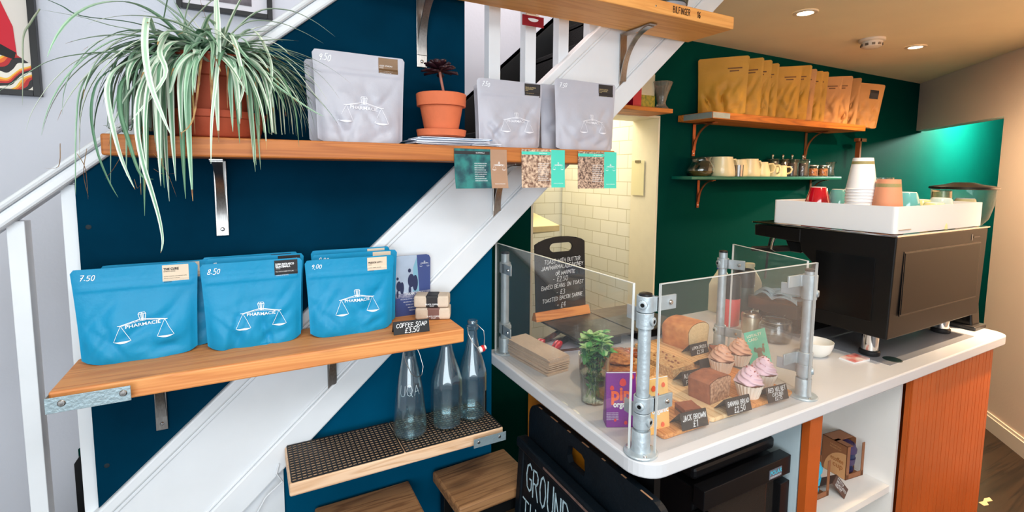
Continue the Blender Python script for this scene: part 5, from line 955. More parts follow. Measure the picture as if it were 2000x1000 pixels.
# ================================================================ THINGS BEHIND THE SCREEN
def canister(label, x, y, r, h, body, lid, lidh):
    t = thing('canister', label, 'canister', (x, y, CT+.0003)); MB().lathe([(0, 0), (r*.94, 0), (r, .004), (r, h-lidh), (r*.98, h-lidh+.001)], 36).build('body', body, t, smooth=True)
    MB().lathe([(r*1.03, h-lidh), (r*1.04, h-lidh+.004), (r*1.0, h-.008), (r*.94, h), (r*.86, h), (r*.80, h-.004), (0, h-.005)], 36).build('lid', lid, t, smooth=True); return t
BLKP = mat('black_plastic', rgb(34, 33, 34), .4)
canister('coral red canister with a tall dark lid behind the screen', 1.668, 1.275, .041, .195, mat('coral_red_plastic', rgb(216, 84, 82), .5), BLKP, .085)
canister('dark canister standing behind the coral red one', 1.795, 1.305, .040, .205, mat('dark_green_tin', rgb(44, 66, 58), .4), BLKP, .07)
t = thing('spice_jar', 'small metal shaker canister in front of the coral red one', 'jar', (1.652, 1.165, CT+.0003)); MB().lathe([(0, 0), (.031, 0), (.032, .003), (.032, .062), (.030, .066)], 32).build('body', mat('brushed_pale_metal', rgb(200, 190, 170), .35, .8, noise_amt=.1), t, smooth=True); MB().lathe([(.033, .064), (.033, .072), (.028, .078), (.006, .080), (.005, .086), (0, .086)], 32).build('lid', STEEL, t, smooth=True)
t = thing('clip_jar', 'round glass clip-top jar behind the loyalty card', 'jar', (1.652, 1.065, CT+.0003))
MB().lathe(lathe_glass([(0, 0), (.046, 0), (.052, .006), (.054, .02), (.054, .058), (.047, .070), (.046, .078)], .003), 44).build('jar_body', GLASS, t, smooth=True, auto=60); MB().lathe([(0, .088), (.03, .089), (.046, .084), (.049, .080), (.049, .0785), (0, .0795)], 44).build('glass_lid', GLASS, t, smooth=True)
MB().tube([(.050*math.cos(a*PI/18), .050*math.sin(a*PI/18), .074) for a in range(37)], .0012, 6).build('wire_band', STEEL, t, smooth=True); MB().tube([(.050, -.008, .074), (.058, -.008, .060), (.061, 0, .045), (.058, .008, .060), (.050, .008, .074), (.053, .0, .088)], .0012, 6).build('clip', STEEL, t, smooth=True)
MILKP = mat('milky_plastic', rgb(238, 226, 190), .4, sss=.0)
def milk(label, x, y, capm, rz):
    t = thing('milk_bottle', label, 'bottle', (x, y, CT+.0003), rz, 'plastic milk bottles behind the screen'); sq = lambda a, z: (1/max(abs(math.cos(a)), abs(math.sin(a))))**(.7 if z < .13 else .7*max(0, (.17-z)/.04) if z < .17 else 0)
    MB().lathe([(0, 0), (.038, 0), (.042, .006), (.042, .120), (.036, .145), (.022, .172), (.018, .180), (.018, .192)], 48, sq=sq).build('bottle_body', MILKP, t, smooth=True)
    MB().lathe([(.0205, .186), (.0205, .200), (.018, .202), (0, .202)], 24).build('cap', capm, t, smooth=True); MB().tube([(.020, 0, .172), (.040, 0, .165), (.050, 0, .145), (.049, 0, .110), (.040, 0, .095)], .006, 10).build('handle', MILKP, t, smooth=True)
milk('plastic milk bottle with a bright blue cap', 1.795, 1.415, mat('blue_cap', rgb(30, 70, 190), .4), .3); milk('plastic milk bottle beside the black steam rod', 1.960, 1.400, MILKP, 1.1)
# tip bowl, card stack
t = thing('tip_bowl', 'white porcelain bowl with a handwritten tip note by the screen', 'bowl', (1.640, .912, CT+.0003)); MB().lathe([(0, 0), (.024, 0), (.028, .003), (.040, .016), (.048, .038), (.049, .050), (.0472, .050), (.046, .038), (.036, .014), (0, .008)], 48).build('bowl', WHP, t, smooth=True)
q = MB(); hand(q, 'TIP ME OR', 0, .033, .0062, lambda u, v: Vector((math.cos(-1.05+u/.047)*(.0476+(v-.038)*.12), math.sin(-1.05+u/.047)*(.0476+(v-.038)*.12), v)), .0008, sx=.8, jit=.1); hand(q, 'GET MORE', 0, .0235, .0055, lambda u, v: Vector((math.cos(-1.05+u/.044)*(.0472+(v-.038)*.45), math.sin(-1.05+u/.044)*(.0472+(v-.038)*.45), v)), .0007, sx=.8, jit=.1); q.build('handwritten_lettering', TXTB, t)
for i in range(5):
    o = MB().box((0, 0, 0), (.078, .048, .0011)).build('loyalty_leaflet', [mat('red_white_card', rgb(238, 226, 220), .4, col2=rgb(214, 60, 50), noise_scale=24) if i > 2 else TXTW], None, loc=(1.712+i*.0012, .832, CT+.0008+i*.0014), rz=-.12+i*.02); tag(o, 'small red and white card in the pile by the machine foot', 'card', 'pile of red and white cards')
# ================================================================ UNDER THE COUNTER
# fridge
DK = mat('black_fridge_shell', rgb(16, 16, 18), .32); t = thing('bottle_fridge', 'black undercounter drinks fridge with a dark glass door', 'fridge', (1.105, .995, 0))
FH = .822; MB().box((0, .02, .40), (.325, .44, .74)).build('shell', DK, t, bevel=.004); MB().box((0, .012, FH-.018), (.322, .42, .034)).build('top', DK, t, bevel=.010)
dr = MB(); dr.box((0, -.222, FH-.060), (.340, .034, .052)); dr.box((-.150, -.222, .37), (.040, .034, .69)); dr.box((.150, -.222, .37), (.040, .034, .69)); dr.box((0, -.222, .045), (.340, .034, .05)); do = dr.build('door', DK, t, bevel=.002)
MB().box((0, -.216, .40), (.262, .006, .66)).build('glass_pane', mat('smoked_glass', (.25, .20, .17, 1), .03, trans=.9, ior=1.45), do)
lb_ = MB().box((.103, -.2398, FH-.066), (.052, .001, .026)).build('badge', mat('grey_badge', rgb(112, 112, 122), .3), do, loc=(0, 0, 0)); typeset('POLAR', .103, FH-.067, .0115, flat(-.2394, .0018+.0), 'badge_lettering', mat('cyan_lettering', rgb(80, 200, 226), .4), lb_, bold=.0004); typeset('REFRIGERATION', .103, FH-.0755, .0045, flat(-.2394, .0018), 'badge_lettering', TXTW, lb_)
MB().box((0, -.02, .60), (.28, .30, .004)).build('wire_shelf', STEEL, t)
for i, (x, c1, c2) in enumerate(((-.115, rgb(206, 40, 52), rgb(170, 30, 44)), (-.07, rgb(120, 40, 140), rgb(100, 30, 120)), (-.02, rgb(206, 150, 60), rgb(180, 120, 40)), (.035, rgb(90, 130, 60), rgb(70, 110, 50)))):
    o = MB().prism([(-.02, 0), (.02, 0), (.018, .105), (-.018, .105)], -.012, .012, 'xz').build('juice_pouch', mat('fridge_carton_'+'abcd'[i], c1, .4, noise_amt=.2), None, loc=(1.105+x, .845, .6025)); tag(o, ['red', 'violet', 'amber', 'green'][i]+' drink pouch behind the smoked glass of the fridge door', 'drink')
    if i < 2: typeset('organic', 0, .06, .009, flat(-.0128), 'printed_lettering', TXTW, o, bold=.0002)
# sandwich board
SB_ = mat('worn_black_board_paint', rgb(7, 17, 25), .5, noise_amt=.3, noise_scale=12, bump=.15, spec=.25); WORN = mat('bare_worn_edge', rgb(178, 134, 100), .7, noise_amt=.2)
t = thing('sandwich_board', 'dark chalk lettered sandwich board leaning against the counter end', 'sign', (0, 0, 0))
def arch_panel(y0, y1, zt, r, x0, x1, hole=None, zb=.0):
    P = [(y0, zb), (y1, zb), (y1, zt-r)]+[(y1-r+r*math.cos(k*PI/16), zt-r+r*math.sin(k*PI/16)) for k in range(1, 9)]+[(y0+r+r*math.cos(PI/2+k*PI/16), zt-r+r*math.sin(PI/2+k*PI/16)) for k in range(0, 9)]
    bm = bmesh.new(); o_ = [bm.verts.new((x0, a, b)) for a, b in P]; E = [bm.edges.new((o_[i], o_[(i+1) % len(o_)])) for i in range(len(o_))]
    if hole: h_ = [bm.verts.new((x0, a, b)) for a, b in hole]; E += [bm.edges.new((h_[i], h_[(i+1) % len(h_)])) for i in range(len(h_))]
    bmesh.ops.triangle_fill(bm, edges=E, use_beauty=True); ret = bmesh.ops.extrude_face_region(bm, geom=bm.faces[:]); bmesh.ops.translate(bm, vec=(x1-x0, 0, 0), verts=[v for v in ret['geom'] if isinstance(v, bmesh.types.BMVert)]); bmesh.ops.recalc_face_normals(bm, faces=bm.faces[:])
    me = bpy.data.meshes.new('p'); bm.to_mesh(me); bm.free(); me.materials.append(SB_); return me
me = arch_panel(.645, 1.190, .885, .05, .700, .716, [(.922, .802), (.985, .802), (.994, .818), (.990, .846), (.978, .854), (.932, .854), (.920, .846), (.917, .818)]); me.name = 'rear_panel'; o = bpy.data.objects.new('rear_panel', me); C.objects.link(o); o.parent = t
lf = MB(); lf.box((0, 0, 0), (.012, .54, .70)); fl2 = lf.build('front_panel', SB_, t, bevel=.002); fl2.location = (.656, .915, .415); fl2.rotation_euler = (0, .06, 0)
for a, b in (((.0, .0, .352), (.034, .56, .028)), ((0, -.262, 0), (.022, .028, .70)), ((0, .262, 0), (.022, .028, .70))): MB().box(a, b).build('frame_rail', SB_, fl2, bevel=.005)
rd = random.Random(8)
for k in range(7): y_ = 1.13-k*.07; L_ = rd.uniform(.010, .034); MB().box((.7022, y_, .8850), (.004, L_, .0008)).build('worn_patch', WORN, t)
MB().box((-.0172, -.02, .352), (.0012, .30, .006)).build('worn_rail_edge', mat('dull_brown_wear', rgb(120, 92, 84), .6, noise_amt=.4, noise_scale=60), fl2)
CH = mat('pale_blue_chalk', rgb(196, 226, 238), .8, noise_amt=.3, noise_scale=120); q = MB(); fm = lambda u, v: Vector((-.0068, -u, v))
hand(q, 'GROUND COFFEE', -.225, .235, .078, fm, .0052, slant=-.05, jit=.05, center=False, sx=.62, gap=.20, seed=5); q.build('chalk_lettering', CH, fl2)
q0 = q = MB(); hand(q, 'HOT', -.085, .145, .062, fm, .0060, slant=0, jit=.05, center=False, sx=.55, gap=.25, seed=6); q.build('chalk_lettering', CH, fl2); q = MB(); hand(q, 'TH', -.235, .115, .085, fm, .0050, slant=-.05, jit=.08, center=False, sx=.62, gap=.2, seed=9); q.build('chalk_lettering', CH, fl2)
# reusable cup boxes on the display shelf
KBX = mat('brown_cup_carton', rgb(150, 96, 62), .6, noise_amt=.08); KBX2 = mat('tan_carton_print', rgb(214, 158, 106), .6)
def cup_box(label, x, y, rz, cm, z=.5225):
    t = thing('cup_box', label, 'boxed cup', (x, y, z), rz, 'reusable cups in cartons on the white shelf'); W_, D_, H_ = .088, .088, .118
    b = MB(); b.box((0, D_/2-.001, H_/2), (W_, .002, H_)); b.box((-W_/2+.001, 0, H_/2), (.002, D_, H_)); b.box((0, 0, .001), (W_, D_, .002)); b.box((W_/2-.001, .015, H_/2), (.002, D_-.03, H_)); b.box((0, .02, H_-.001), (W_, D_-.04, .002)); b.box((-.031, -.02, H_-.001), (.026, .05, .002)); b.box((-.036, -D_/2+.001, H_/2), (.016, .002, H_)); b.box((0, -D_/2+.001, .009), (W_, .002, .018)); b.box((.038, -D_/2+.001, H_*.5), (.012, .002, H_)); b.build('carton', KBX, t)
    s = MB(); n = 12; s.add([(-W_/2-.0006, -D_/2+.002, .001)]+[(-W_/2-.0006, -D_/2+.002+.075*math.cos(k*PI/2/n), .001+.088*math.sin(k*PI/2/n)) for k in range(n+1)], [tuple(range(n+2))]); s.build('tan_arc_print', KBX2, t)
    g_ = lambda u, v: Vector((-W_/2-.0013, -u, v)); typeset('ecoffee', .012, .050, .016, g_, 'printed_lettering', mat('brown_print', rgb(176, 108, 56), .6), t, sx=.7, bold=.0002); typeset('cup', .016, .030, .018, g_, 'printed_lettering', _M['brown_print'], t, bold=.0002)
    typeset('THE NATURAL', .005, .100, .0055, g_, 'printed_lettering', KBX2, t, sx=.8); typeset('REUSABLE CUP', .005, .091, .0055, g_, 'printed_lettering', KBX2, t, sx=.8)
    cp = MB().lathe([(0, .005), (.022, .005), (.024, .008), (.032, .080), (.0325, .084)], 36).build('cup', cm[0], t, smooth=True); cp.location = (.004, -.004, 0); MB().lathe([(.0345, .078), (.0350, .090), (.0310, .096), (.0300, .104), (.0260, .106), (.0240, .1035), (0, .1025)], 36).build('lid', cm[1], cp, smooth=True); MB().lathe_open([(.0262, .036), (.0302, .036), (.0325, .058), (.0295, .058)], 36).build('grip_band', cm[1], cp, smooth=True); MB().lathe_open([(.0235, .010), (.0275, .010), (.0285, .018), (.0245, .018)], 36).build('sleeve_band', cm[1], cp, smooth=True)
cup_box('carton holding a navy reusable cup on the white display shelf', 1.782, .880, -.12, (mat('navy_cup', rgb(30, 44, 84), .5), mat('plum_silicone', rgb(72, 56, 92), .5))); cup_box('carton holding a bright blue reusable cup beside the orange upright', 1.562, .870, -.05, (mat('sky_blue_cup', rgb(96, 196, 226), .5), mat('cyan_silicone', rgb(60, 186, 222), .5)))
price_tent('brown folded price card in front of the boxed navy cup', 1.660, .800, .5226, .066, .036, .32, [('GRAB ONE OF', .2), ('THESE £12', .24), ('£10', .24)], m=mat('dark_brown_card', rgb(92, 64, 54), .6), depth=.05, tilt=.75)
# ================================================================ COFFEE MACHINE
MBK = mat('satin_black_steel', rgb(17, 15, 14), .4, .3, noise_amt=.06); MGL = mat('glossy_bronze_glass', rgb(14, 11, 9), .34, .0, spec=.25); MDK = mat('deep_black_panel', rgb(12, 12, 13), .2, .2)
m_ = thing('coffee_machine', 'large black espresso machine with chrome feet and a frosted cup rail', 'coffee machine', (0, 0, 0))
X0, X1, Y0, ZB, ZT = 1.735, 2.392, .750, 1.034, 1.366
b = MB()  # main body: customer side panel and left cheek, the working side set back
b.prism([(Y0+.006, ZB), (1.03, ZB), (1.03, ZB+.02), (1.0, 1.24), (1.04, 1.275), (1.06, ZT-.006), (Y0, ZT-.006)], X0, X1, 'yz')
b.build('body', MBK, m_, bevel=.004)
MB().prism([(1.045, 1.305), (1.225, 1.312), (1.228, ZT-.012), (1.045, ZT-.012)], X0-.002, X1, 'yz').build('group_head_cover', MBK, m_, bevel=.004)
MB().prism([(1.06, 1.262), (1.10, 1.262), (1.12, 1.303), (1.04, 1.303)], X0+.03, X1-.03, 'yz').build('group_head_base', MDK, m_, bevel=.003)
MB().box(((X0+X1)/2, (Y0+1.232)/2, ZT-.004), (X1-X0+.010, 1.232-Y0+.008, .005)).build('chrome_trim', CHROME, m_, bevel=.001)
MB().box(((X0+X1)/2, Y0-.0005, 1.208), (X1-X0-.115, .003, .196)).build('front_inset_panel', MGL, m_, bevel=.001)
MB().box(((X0+X1)/2, Y0+.0010, 1.208), (X1-X0-.105, .003, .206)).build('inset_shadow_gap', MDK, m_)
MB().box((X0-.001, .895, 1.185), (.003, .185, .205)).build('side_inset_panel', MDK, m_, bevel=.001)
q = MB(); q.box((2.262, Y0-.0006, 1.330), (.004, .001, .022)); q.build('maker_mark', mat('silver_mark', rgb(170, 165, 160), .3, .6), m_); MB().box((2.300, Y0-.0006, 1.330), (.05, .001, .004)).build('faint_mark', mat('dim_grey_lettering', rgb(70, 64, 60), .4), m_)
for x, y in ((X0+.075, .835), (X1-.075, .835), (X0+.075, 1.09), (X1-.075, 1.09)):
    f = MB().lathe([(.0245, .018), (.0245, ZB-CT-.006), (.030, ZB-CT+.0005)], 32, c=(x, y, CT)).build('foot', CHROME, m_, smooth=True)
    MB().lathe([(0, 0), (.028, 0), (.030, .003), (.030, .014), (.026, .018), (0, .018)], 32, c=(x, y, CT+.0014)).build('rubber_pad', BLKP, f, smooth=True)
MB().box(((X0+X1)/2, 1.145, 1.043), (X1-X0-.01, .20, .05)).build('drip_tray', mat('dark_bronze_tray', rgb(74, 58, 50), .4, .4), m_, bevel=.003)
MB().box(((X0+X1)/2, 1.145, .985), (X1-X0-.10, .16, .064)).build('lower_housing', MDK, m_)
MB().tube([(1.77, 1.165, 1.31), (1.768, 1.172, 1.285), (1.772, 1.178, 1.262), (1.80, 1.18, 1.252)], .0045, 10).build('steam_wand', CHROME, m_, smooth=True)
MB().tube([(1.86, 1.235, 1.32), (1.86, 1.250, 1.25), (1.858, 1.255, 1.12)], .0045, 10).build('steam_wand', BLKP, m_, smooth=True)
h_ = MB().tube([(1.83, 1.12, 1.268), (1.83, 1.21, 1.252), (1.83, 1.30, 1.240)], [.012, .013, .010], 14).build('portafilter_handle', BLKP, m_, smooth=True)
FROST = mat('frosted_acrylic', rgb(252, 250, 248), .5, trans=.12, ior=1.2, spec=.3)
r_ = MB(); rx0, rx1, ry0, ry1, rz0, rz1 = X0+.016, X1-.024, Y0+.012, 1.165, ZT+.0005, 1.452
P = rounded(rx0, rx1, ry0, ry1, (.012, .012, .012, .012), 5); Pi = rounded(rx0+.004, rx1-.004, ry0+.004, ry1-.004, (.009, .009, .009, .009), 5); n = len(P)
r_.add([(x, y, rz0) for x, y in P]+[(x, y, rz1) for x, y in P]+[(x, y, rz1) for x, y in Pi]+[(x, y, rz0) for x, y in Pi], [(i, (i+1) % n, n+(i+1) % n, n+i) for i in range(n)]+[(n+i, n+(i+1) % n, 2*n+(i+1) % n, 2*n+i) for i in range(n)]+[(2*n+i, 2*n+(i+1) % n, 3*n+(i+1) % n, 3*n+i) for i in range(n)]+[(3*n+i, 3*n+(i+1) % n, (i+1) % n, i) for i in range(n)])
r_.build('frosted_cup_rail', FROST, m_)
MB().box((X0+.07, Y0+.0108, rz0+.012), (.075, .0016, .0022)).build('rail_slot', STEEL, m_)
# cups on the machine
ZC = ZT+.0003
REDG = mat('red_glazed_ceramic', rgb(176, 14, 32), .12, coat=.6); TRQ = mat('turquoise_glazed_ceramic', rgb(104, 182, 186), .15, coat=.5); CRM = mat('cream_glazed_ceramic', rgb(238, 222, 158), .2, coat=.4); LBL = mat('pale_blue_glaze', rgb(196, 216, 216), .2, coat=.4)
def mug(label, x, y, m, h=.075, r0=.024, r1=.044, zc=ZC, hd=None, group='cups upside down on the coffee machine', stack=0, white=True, lean=0):
    t = thing('coffee_cup', label, 'cup', (x, y, zc), 0, group); z = h
    MB().lathe([(r1-.004, .0), (r1, 0), (r1*.98, .012), (r1*.86, h*.55), (r0*1.12, h-.004), (r0, h-.0006), (r0-.003, h-.0006), (r0-.004, h-.004), (0, h-.0045)], 40).build('cup_body', m, t, smooth=True)
    MB().lathe_open([(r0-.0034, h-.0015), (r0+.0002, h-.0015), (r0, h+.0012), (r0-.0032, h+.0012), (r0-.0034, h-.0015)], 40).build('foot_ring', WHP, t, smooth=True)
    if hd is not None:
        c, s = math.cos(hd), math.sin(hd); pts = [(c*(r1*.86+d), s*(r1*.86+d), zz) for d, zz in ((-.004, h*.25), (.012, h*.2), (.022, h*.35), (.020, h*.58), (.008, h*.72), (-.008, h*.72))]
        MB().tube(pts, .0042, 10).build('handle', m, t, smooth=True)
    return t
def pos(px, y): return at(px, 395, y=y).x
mug('red glazed cup upside down on the coffee machine rail', pos(1597, 1.06), 1.06, REDG, .136, .024, .050)
mug('turquoise cup upside down between red cup and white paper cups', pos(1640, 1.02), 1.02, TRQ, .128, .027, .046)
mug('turquoise cup upside down just beyond the brown paper cup', pos(1771, .87), .87, TRQ, .122, .026, .048)
mug('pale cream cup beside the turquoise one behind the brown paper cup', pos(1800, .885), .885, CRM, .092, .026, .046)
mug('pale blue cup with its looped handle towards the front rail', pos(1838, .835), .835, LBL, .100, .028, .046, hd=PI*1.1)
mug('cream cup at the grinder end of the machine', pos(1885, .86), .86, CRM, .092, .028, .046)
mug('cream cup half hidden by the frosted rail near the pale blue cup', pos(1815, .815), .80, CRM, .088, .026, .040)
t = thing('glass_tumbler', 'small upturned amber tinted glass beside the grinder hopper', 'glass', (pos(1838, .92), .92, ZC)); MB().lathe([(.034, 0), (.036, .0), (.036, .002), (.031, .122), (.029, .124), (0, .124), (0, .118), (.028, .118), (.034, 0)], 32).build('glass_body', mat('amber_glass', (.95, .86, .6, 1), .05, trans=.9), t, smooth=True)
PCUP = mat('white_paper_cup', rgb(244, 240, 238), .55); KCUP = mat('salmon_kraft_paper_cup', rgb(218, 148, 112), .7, noise_amt=.06, noise_scale=20); OLV = mat('olive_printed_band', rgb(158, 146, 96), .6, noise_amt=.1, noise_scale=300)
def paper_cup(label, x, y, z, m, h=.098, r0=.029, r1=.043, band=True, group=None):
    t = thing('paper_cup', label, 'paper cup', (x, y, z), 0, group)
    MB().lathe([(r1-.003, .004), (r1+.0012, .0), (r1+.0024, .0015), (r1+.0012, .0034), (r1, .004), (r0+.0004, h-.001), (r0, h), (r0-.001, h), (r0-.0015, h-.004), (0, h-.005)], 44).build('cup_body', m, t, smooth=True)
    if band: k = lambda z_: r1+(r0-r1)*(z_/h)+.0005; MB().lathe_open([(k(h*.80), h*.80), (k(h*.89), h*.89)], 44).build('printed_band', OLV, t, smooth=True)
    return t
wx = pos(1680, .90)
for i in range(14): paper_cup('white paper cup in the tall nested stack, counting as one of the ribbed rims' if i < 13 else 'topmost white paper cup of the nested stack with an olive band', wx, .90, ZC+.0002+i*.0103, PCUP, h=.105, r0=.0285, r1=.0435, band=(i == 13), group='nested stack of white paper cups')
kx = pos(1733, .825)
for i in range(5): paper_cup('salmon brown paper cup with an olive band upside down by the white stack', kx, .825, ZC+.0002+i*.0105, KCUP, h=.127, r0=.031, r1=.0455, group='nested brown paper cups')
# ---------------------------------------------------------------- grinder
t = thing('coffee_grinder', 'tall coffee grinder with a clear bean hopper and black disc lid', 'grinder', (2.515, .875, CT+.0003))
MB().prism([(-.085, 0), (.085, 0), (.070, .10), (.060, .37), (-.060, .37), (-.075, .10)], -.052, .018, 'yz').build('body', MDK, t, bevel=.006)
MB().box((-.02, 0, .008), (.10, .20, .016)).build('base_plate', BLKP, t, bevel=.004)
MB().lathe_open([(.030, .370), (.055, .392), (.082, .430), (.096, .490), (.100, .545)], 48).build('clear_hopper', PLEX, t, smooth=True, auto=70)
MB().lathe([(0, .572), (.035, .571), (.055, .564), (.096, .557), (.106, .554), (.108, .547), (.102, .544), (0, .544)], 52).build('hopper_lid', mat('gloss_black_plastic', rgb(18, 18, 18), .22), t, smooth=True)
b = MB(); rd = random.Random(2)
for _ in range(220): a = rd.uniform(0, 2*PI); z = rd.uniform(.385, .412); r = rd.uniform(0, .030+(z-.385)*1.0); b.lathe([(0, -.003), (.003, 0), (0, .003)], 5, c=(r*math.cos(a), r*math.sin(a), z))
tag(b.build('coffee_beans', mat('roasted_beans', rgb(58, 34, 22), .4), t), kind='stuff')
# black cloth hung behind the machine rail, cleaning cloth on tray
t = thing('cleaning_cloth', 'crumpled pale blue cleaning cloth on the drip tray of the machine', 'cloth', (1.785, 1.135, 1.0685))
b = MB(); f = lambda u, v: ((u-.5)*.085+.008*math.sin(v*7), (v-.5)*.175+.012*math.sin(u*5), .003+.020*abs(noise.noise(Vector((u*2.4+v*1.5, v*2.0, 1))))*2+.010*abs(math.sin(u*5+v*3))*math.sin(PI*u)); b.grid(f, 26, 40); b.build('cloth_fold', mat('pale_blue_cloth', rgb(158, 182, 192), .9, noise_amt=.15, noise_scale=80, bump=.4, bump_scale=200), t, smooth=True, solid=.003)
b = MB(); b.grid(lambda u, v: (lambda p: (p[0]*.8+.004, p[1]*.8+.01, p[2]*.9+.012))(f(v, u)if False else f(u, v)), 22, 30); b.build('cloth_fold', _M['pale_blue_cloth'], t, smooth=True, solid=.003)
# ================================================================ SHELVES ON THE GREEN WALL
t = thing('wooden_shelf', 'amber wall shelf on the green wall holding the kraft pouches', 'shelf', (2.861, 1.8975, 1.834)); MB().box((0, 0, .0185), (1.462, .237, .037)).build('board', wood('amber_lit_board', rgb(206, 122, 44), rgb(150, 78, 24), .9), t, bevel=.003)
MB().box((-.7318, -.02, .019), (.0016, .19, .030)).build('end_band', GALVBAND, t); MB().box((-.665, -.1192, .019), (.13, .0016, .028)).build('end_band', GALVBAND, t)
WBR = mat('copper_tinted_bracket', rgb(150, 84, 48), .4, .7, noise_amt=.2)
for x, l in ((2.262, 'copper toned bracket under the kraft pouch shelf above the glass jug'), (3.335, 'copper toned bracket under the kraft pouch shelf above the small jars')): bracket(l, x, 1.8325, .15, .185, 2.016, w=.024, m=WBR)
t = thing('shelf_sign', 'small orange letter shaped bracket at the end of the kraft pouch shelf', 'sign', (3.76, 1.90, 1.725)); MB().box((0, 0, .0), (.018, .03, .15)).build('upright', WBR, t); MB().box((.02, 0, .065), (.10, .03, .022)).build('bar', WBR, t)
t = thing('wooden_shelf', 'short amber shelf over the doorway with the glass dripper', 'shelf', (1.655, 1.925, 1.852)); MB().box((0, 0, .0105), (.50, .178, .021)).build('board', _M['amber_lit_board'], t, bevel=.002)
t = thing('wooden_shelf', 'thin dark green shelf holding cream jugs and glass jars', 'shelf', (2.813, 1.945, 1.515)); MB().box((0, 0, .009), (1.43, .145, .018)).build('board', mat('green_painted_board', rgb(4, 96, 80), .4), t, bevel=.003)
for x, l in ((2.315, 'copper toned bracket below the thin green shelf under the cream jugs'), (3.42, 'copper toned bracket below the thin green shelf behind the white paper cups')): bracket(l, x, 1.5135, .115, .165, 2.016, w=.020, m=WBR)
# kraft pouches
kp = [(1358, 1462, 116, 214, KRAFT, 1.865, 0), (1416, 1490, 118, 216, KRAFT, 1.885, 0), (1462, 1505, 122, 218, KRAFT, 1.90, .0), (1488, 1520, 128, 221, KRAFT, 1.91, 0), (1505, 1562, 133, 225, KRAFT, 1.865, 0), (1545, 1580, 131, 228, KRAFT, 1.89, 0), (1560, 1590, 138, 230, KRAFTP, 1.875, 0), (1578, 1604, 142, 233, KRAFT, 1.885, 0), (1596, 1614, 143, 234, KRAFT, 1.895, 0), (1604, 1640, 152, 236, KRAFTP, 1.870, 0), (1628, 1660, 151, 240, KRAFTP, 1.885, 0), (1648, 1676, 155, 243, KRAFTP, 1.90, 0), (1668, 1716, 163, 245, KRAFTP, 1.875, 0)]
ordw = ['widest kraft pouch, at the banded end of the high shelf', 'second kraft pouch along the high shelf, overlapped by the widest', 'third kraft pouch from the banded end', 'narrow fourth kraft pouch from the banded end', 'fifth kraft pouch, wide and crumpled, mid shelf', 'sixth kraft pouch from the banded end, mid shelf', 'seventh kraft pouch, slimmer and pinkish, past mid shelf', 'eighth kraft pouch from the banded end', 'very narrow ninth kraft pouch from the banded end', 'tenth kraft pouch, pinkish and short', 'eleventh kraft pouch, pinkish, bright lower half', 'twelfth kraft pouch, turned and shadowed, next to last', 'last kraft pouch with a dark square label at the far shelf end']
KINK = mat('brown_pouch_print', rgb(120, 78, 40), .7)
for i, ((xa, xb, ya, yb, mm, yy, rz), l) in enumerate(zip(kp, ordw)):
    rz = [-.92, -.98, -1.0, -1.02, -.90, -.98, -1.05, -1.0, -1.05, -.95, -.98, -1.3, -.62][i]; w_ = [.262, .215, .205, .195, .215, .20, .185, .19, .18, .19, .19, .17, .165][i]
    yc = [1.785, 1.80, 1.80, 1.805, 1.79, 1.80, 1.805, 1.80, 1.805, 1.795, 1.80, 1.82, 1.82][i]
    R_ = at(xb, (ya+yb)/2, y=yc); cx = R_.x-w_/2*math.cos(rz); cy = R_.y-w_/2*math.sin(rz); h = at(xb-12, ya, y=cy-.02).z-1.8715
    t = thing('kraft_pouch', l, 'pouch', (cx, cy, 1.8715), rz, 'kraft coffee pouches on the high shelf of the green wall')
    t.rotation_euler.y = [.0, .0, .01, .0, .02, .03, .03, .02, .02, .04, .03, .04, .12][i]
    o, S = pouch_body(t, w_, h, .050 if i not in (2, 3, 7, 8) else .034, mm, 30+i, 24, 24, wr=1.9)
    if i in (0, 1, 2, 3, 4, 5, 6, 7, 8, 9, 10):
        q = MB(); mf = surf(S, .0012)
        for k, (a_, b_) in enumerate(((.1, .36), (.14, .30))): ribbon(q, [(w_*a_, h*(.80-.045*k)), (w_*b_, h*(.80-.045*k))], h*.022, mf)
        q.build('printed_lines', KINK, t)
    if i == 12: q = MB(); mf = surf(S, .0012); q.grid(lambda u, v: mf(-w_*.05+w_*.34*u, h*(.66+.2*v)), 3, 3); q.build('dark_label', PAPERB, t)
# things on the green shelf
ZG = 1.5333
CJ = mat('cream_stoneware', rgb(240, 226, 180), .25, coat=.3)
def gx(px, y=1.94): return at(px, 335, y=y).x
t = thing('glass_jug', 'rounded clear glass jug at the doorway end of the green shelf', 'jug', (gx(1368), 1.94, ZG)); MB().lathe(lathe_glass([(0, 0), (.055, 0), (.070, .018), (.073, .040), (.060, .070), (.050, .085), (.052, .100), (.060, .108)], .003), 40).build('jug_body', GLASS, t, smooth=True, auto=60); MB().tube([(.052, -.01, .095), (.080, -.012, .092), (.090, -.012, .060), (.085, -.012, .035), (.066, -.01, .022)], .006, 10).build('handle', GLASS, t, smooth=True); MB().lathe([(0, .003), (.052, .003), (.066, .02), (.068, .03), (0, .03)], 32).build('coffee_residue', mat('dim_amber_liquid', rgb(150, 120, 60), .2, trans=.5), t, smooth=True)
def jug(label, px, w_, h, y=1.94, hd=0, m=CJ, spout=True, cone=.78):
    t = thing('milk_jug', label, 'jug', (gx(px, y), y, ZG), 0, 'cream jugs on the green shelf'); r = w_/2
    MB().lathe([(0, 0), (r*.96, 0), (r, .006), (r*.98, h*.3), (r*cone, h*.97), (r*cone+.001, h), (r*cone-.003, h), (r*cone-.004, h*.95), (r*.9, .01), (0, .01)], 36).build('jug_body', m, t, smooth=True)
    c, s = math.cos(hd), math.sin(hd); MB().tube([(c*(r*.8+d), s*(r*.8+d), z) for d, z in ((0, h*.86), (.022, h*.88), (.034, h*.66), (.026, h*.36), (.006, h*.24))], .0055, 8).build('handle', m, t, smooth=True); return t
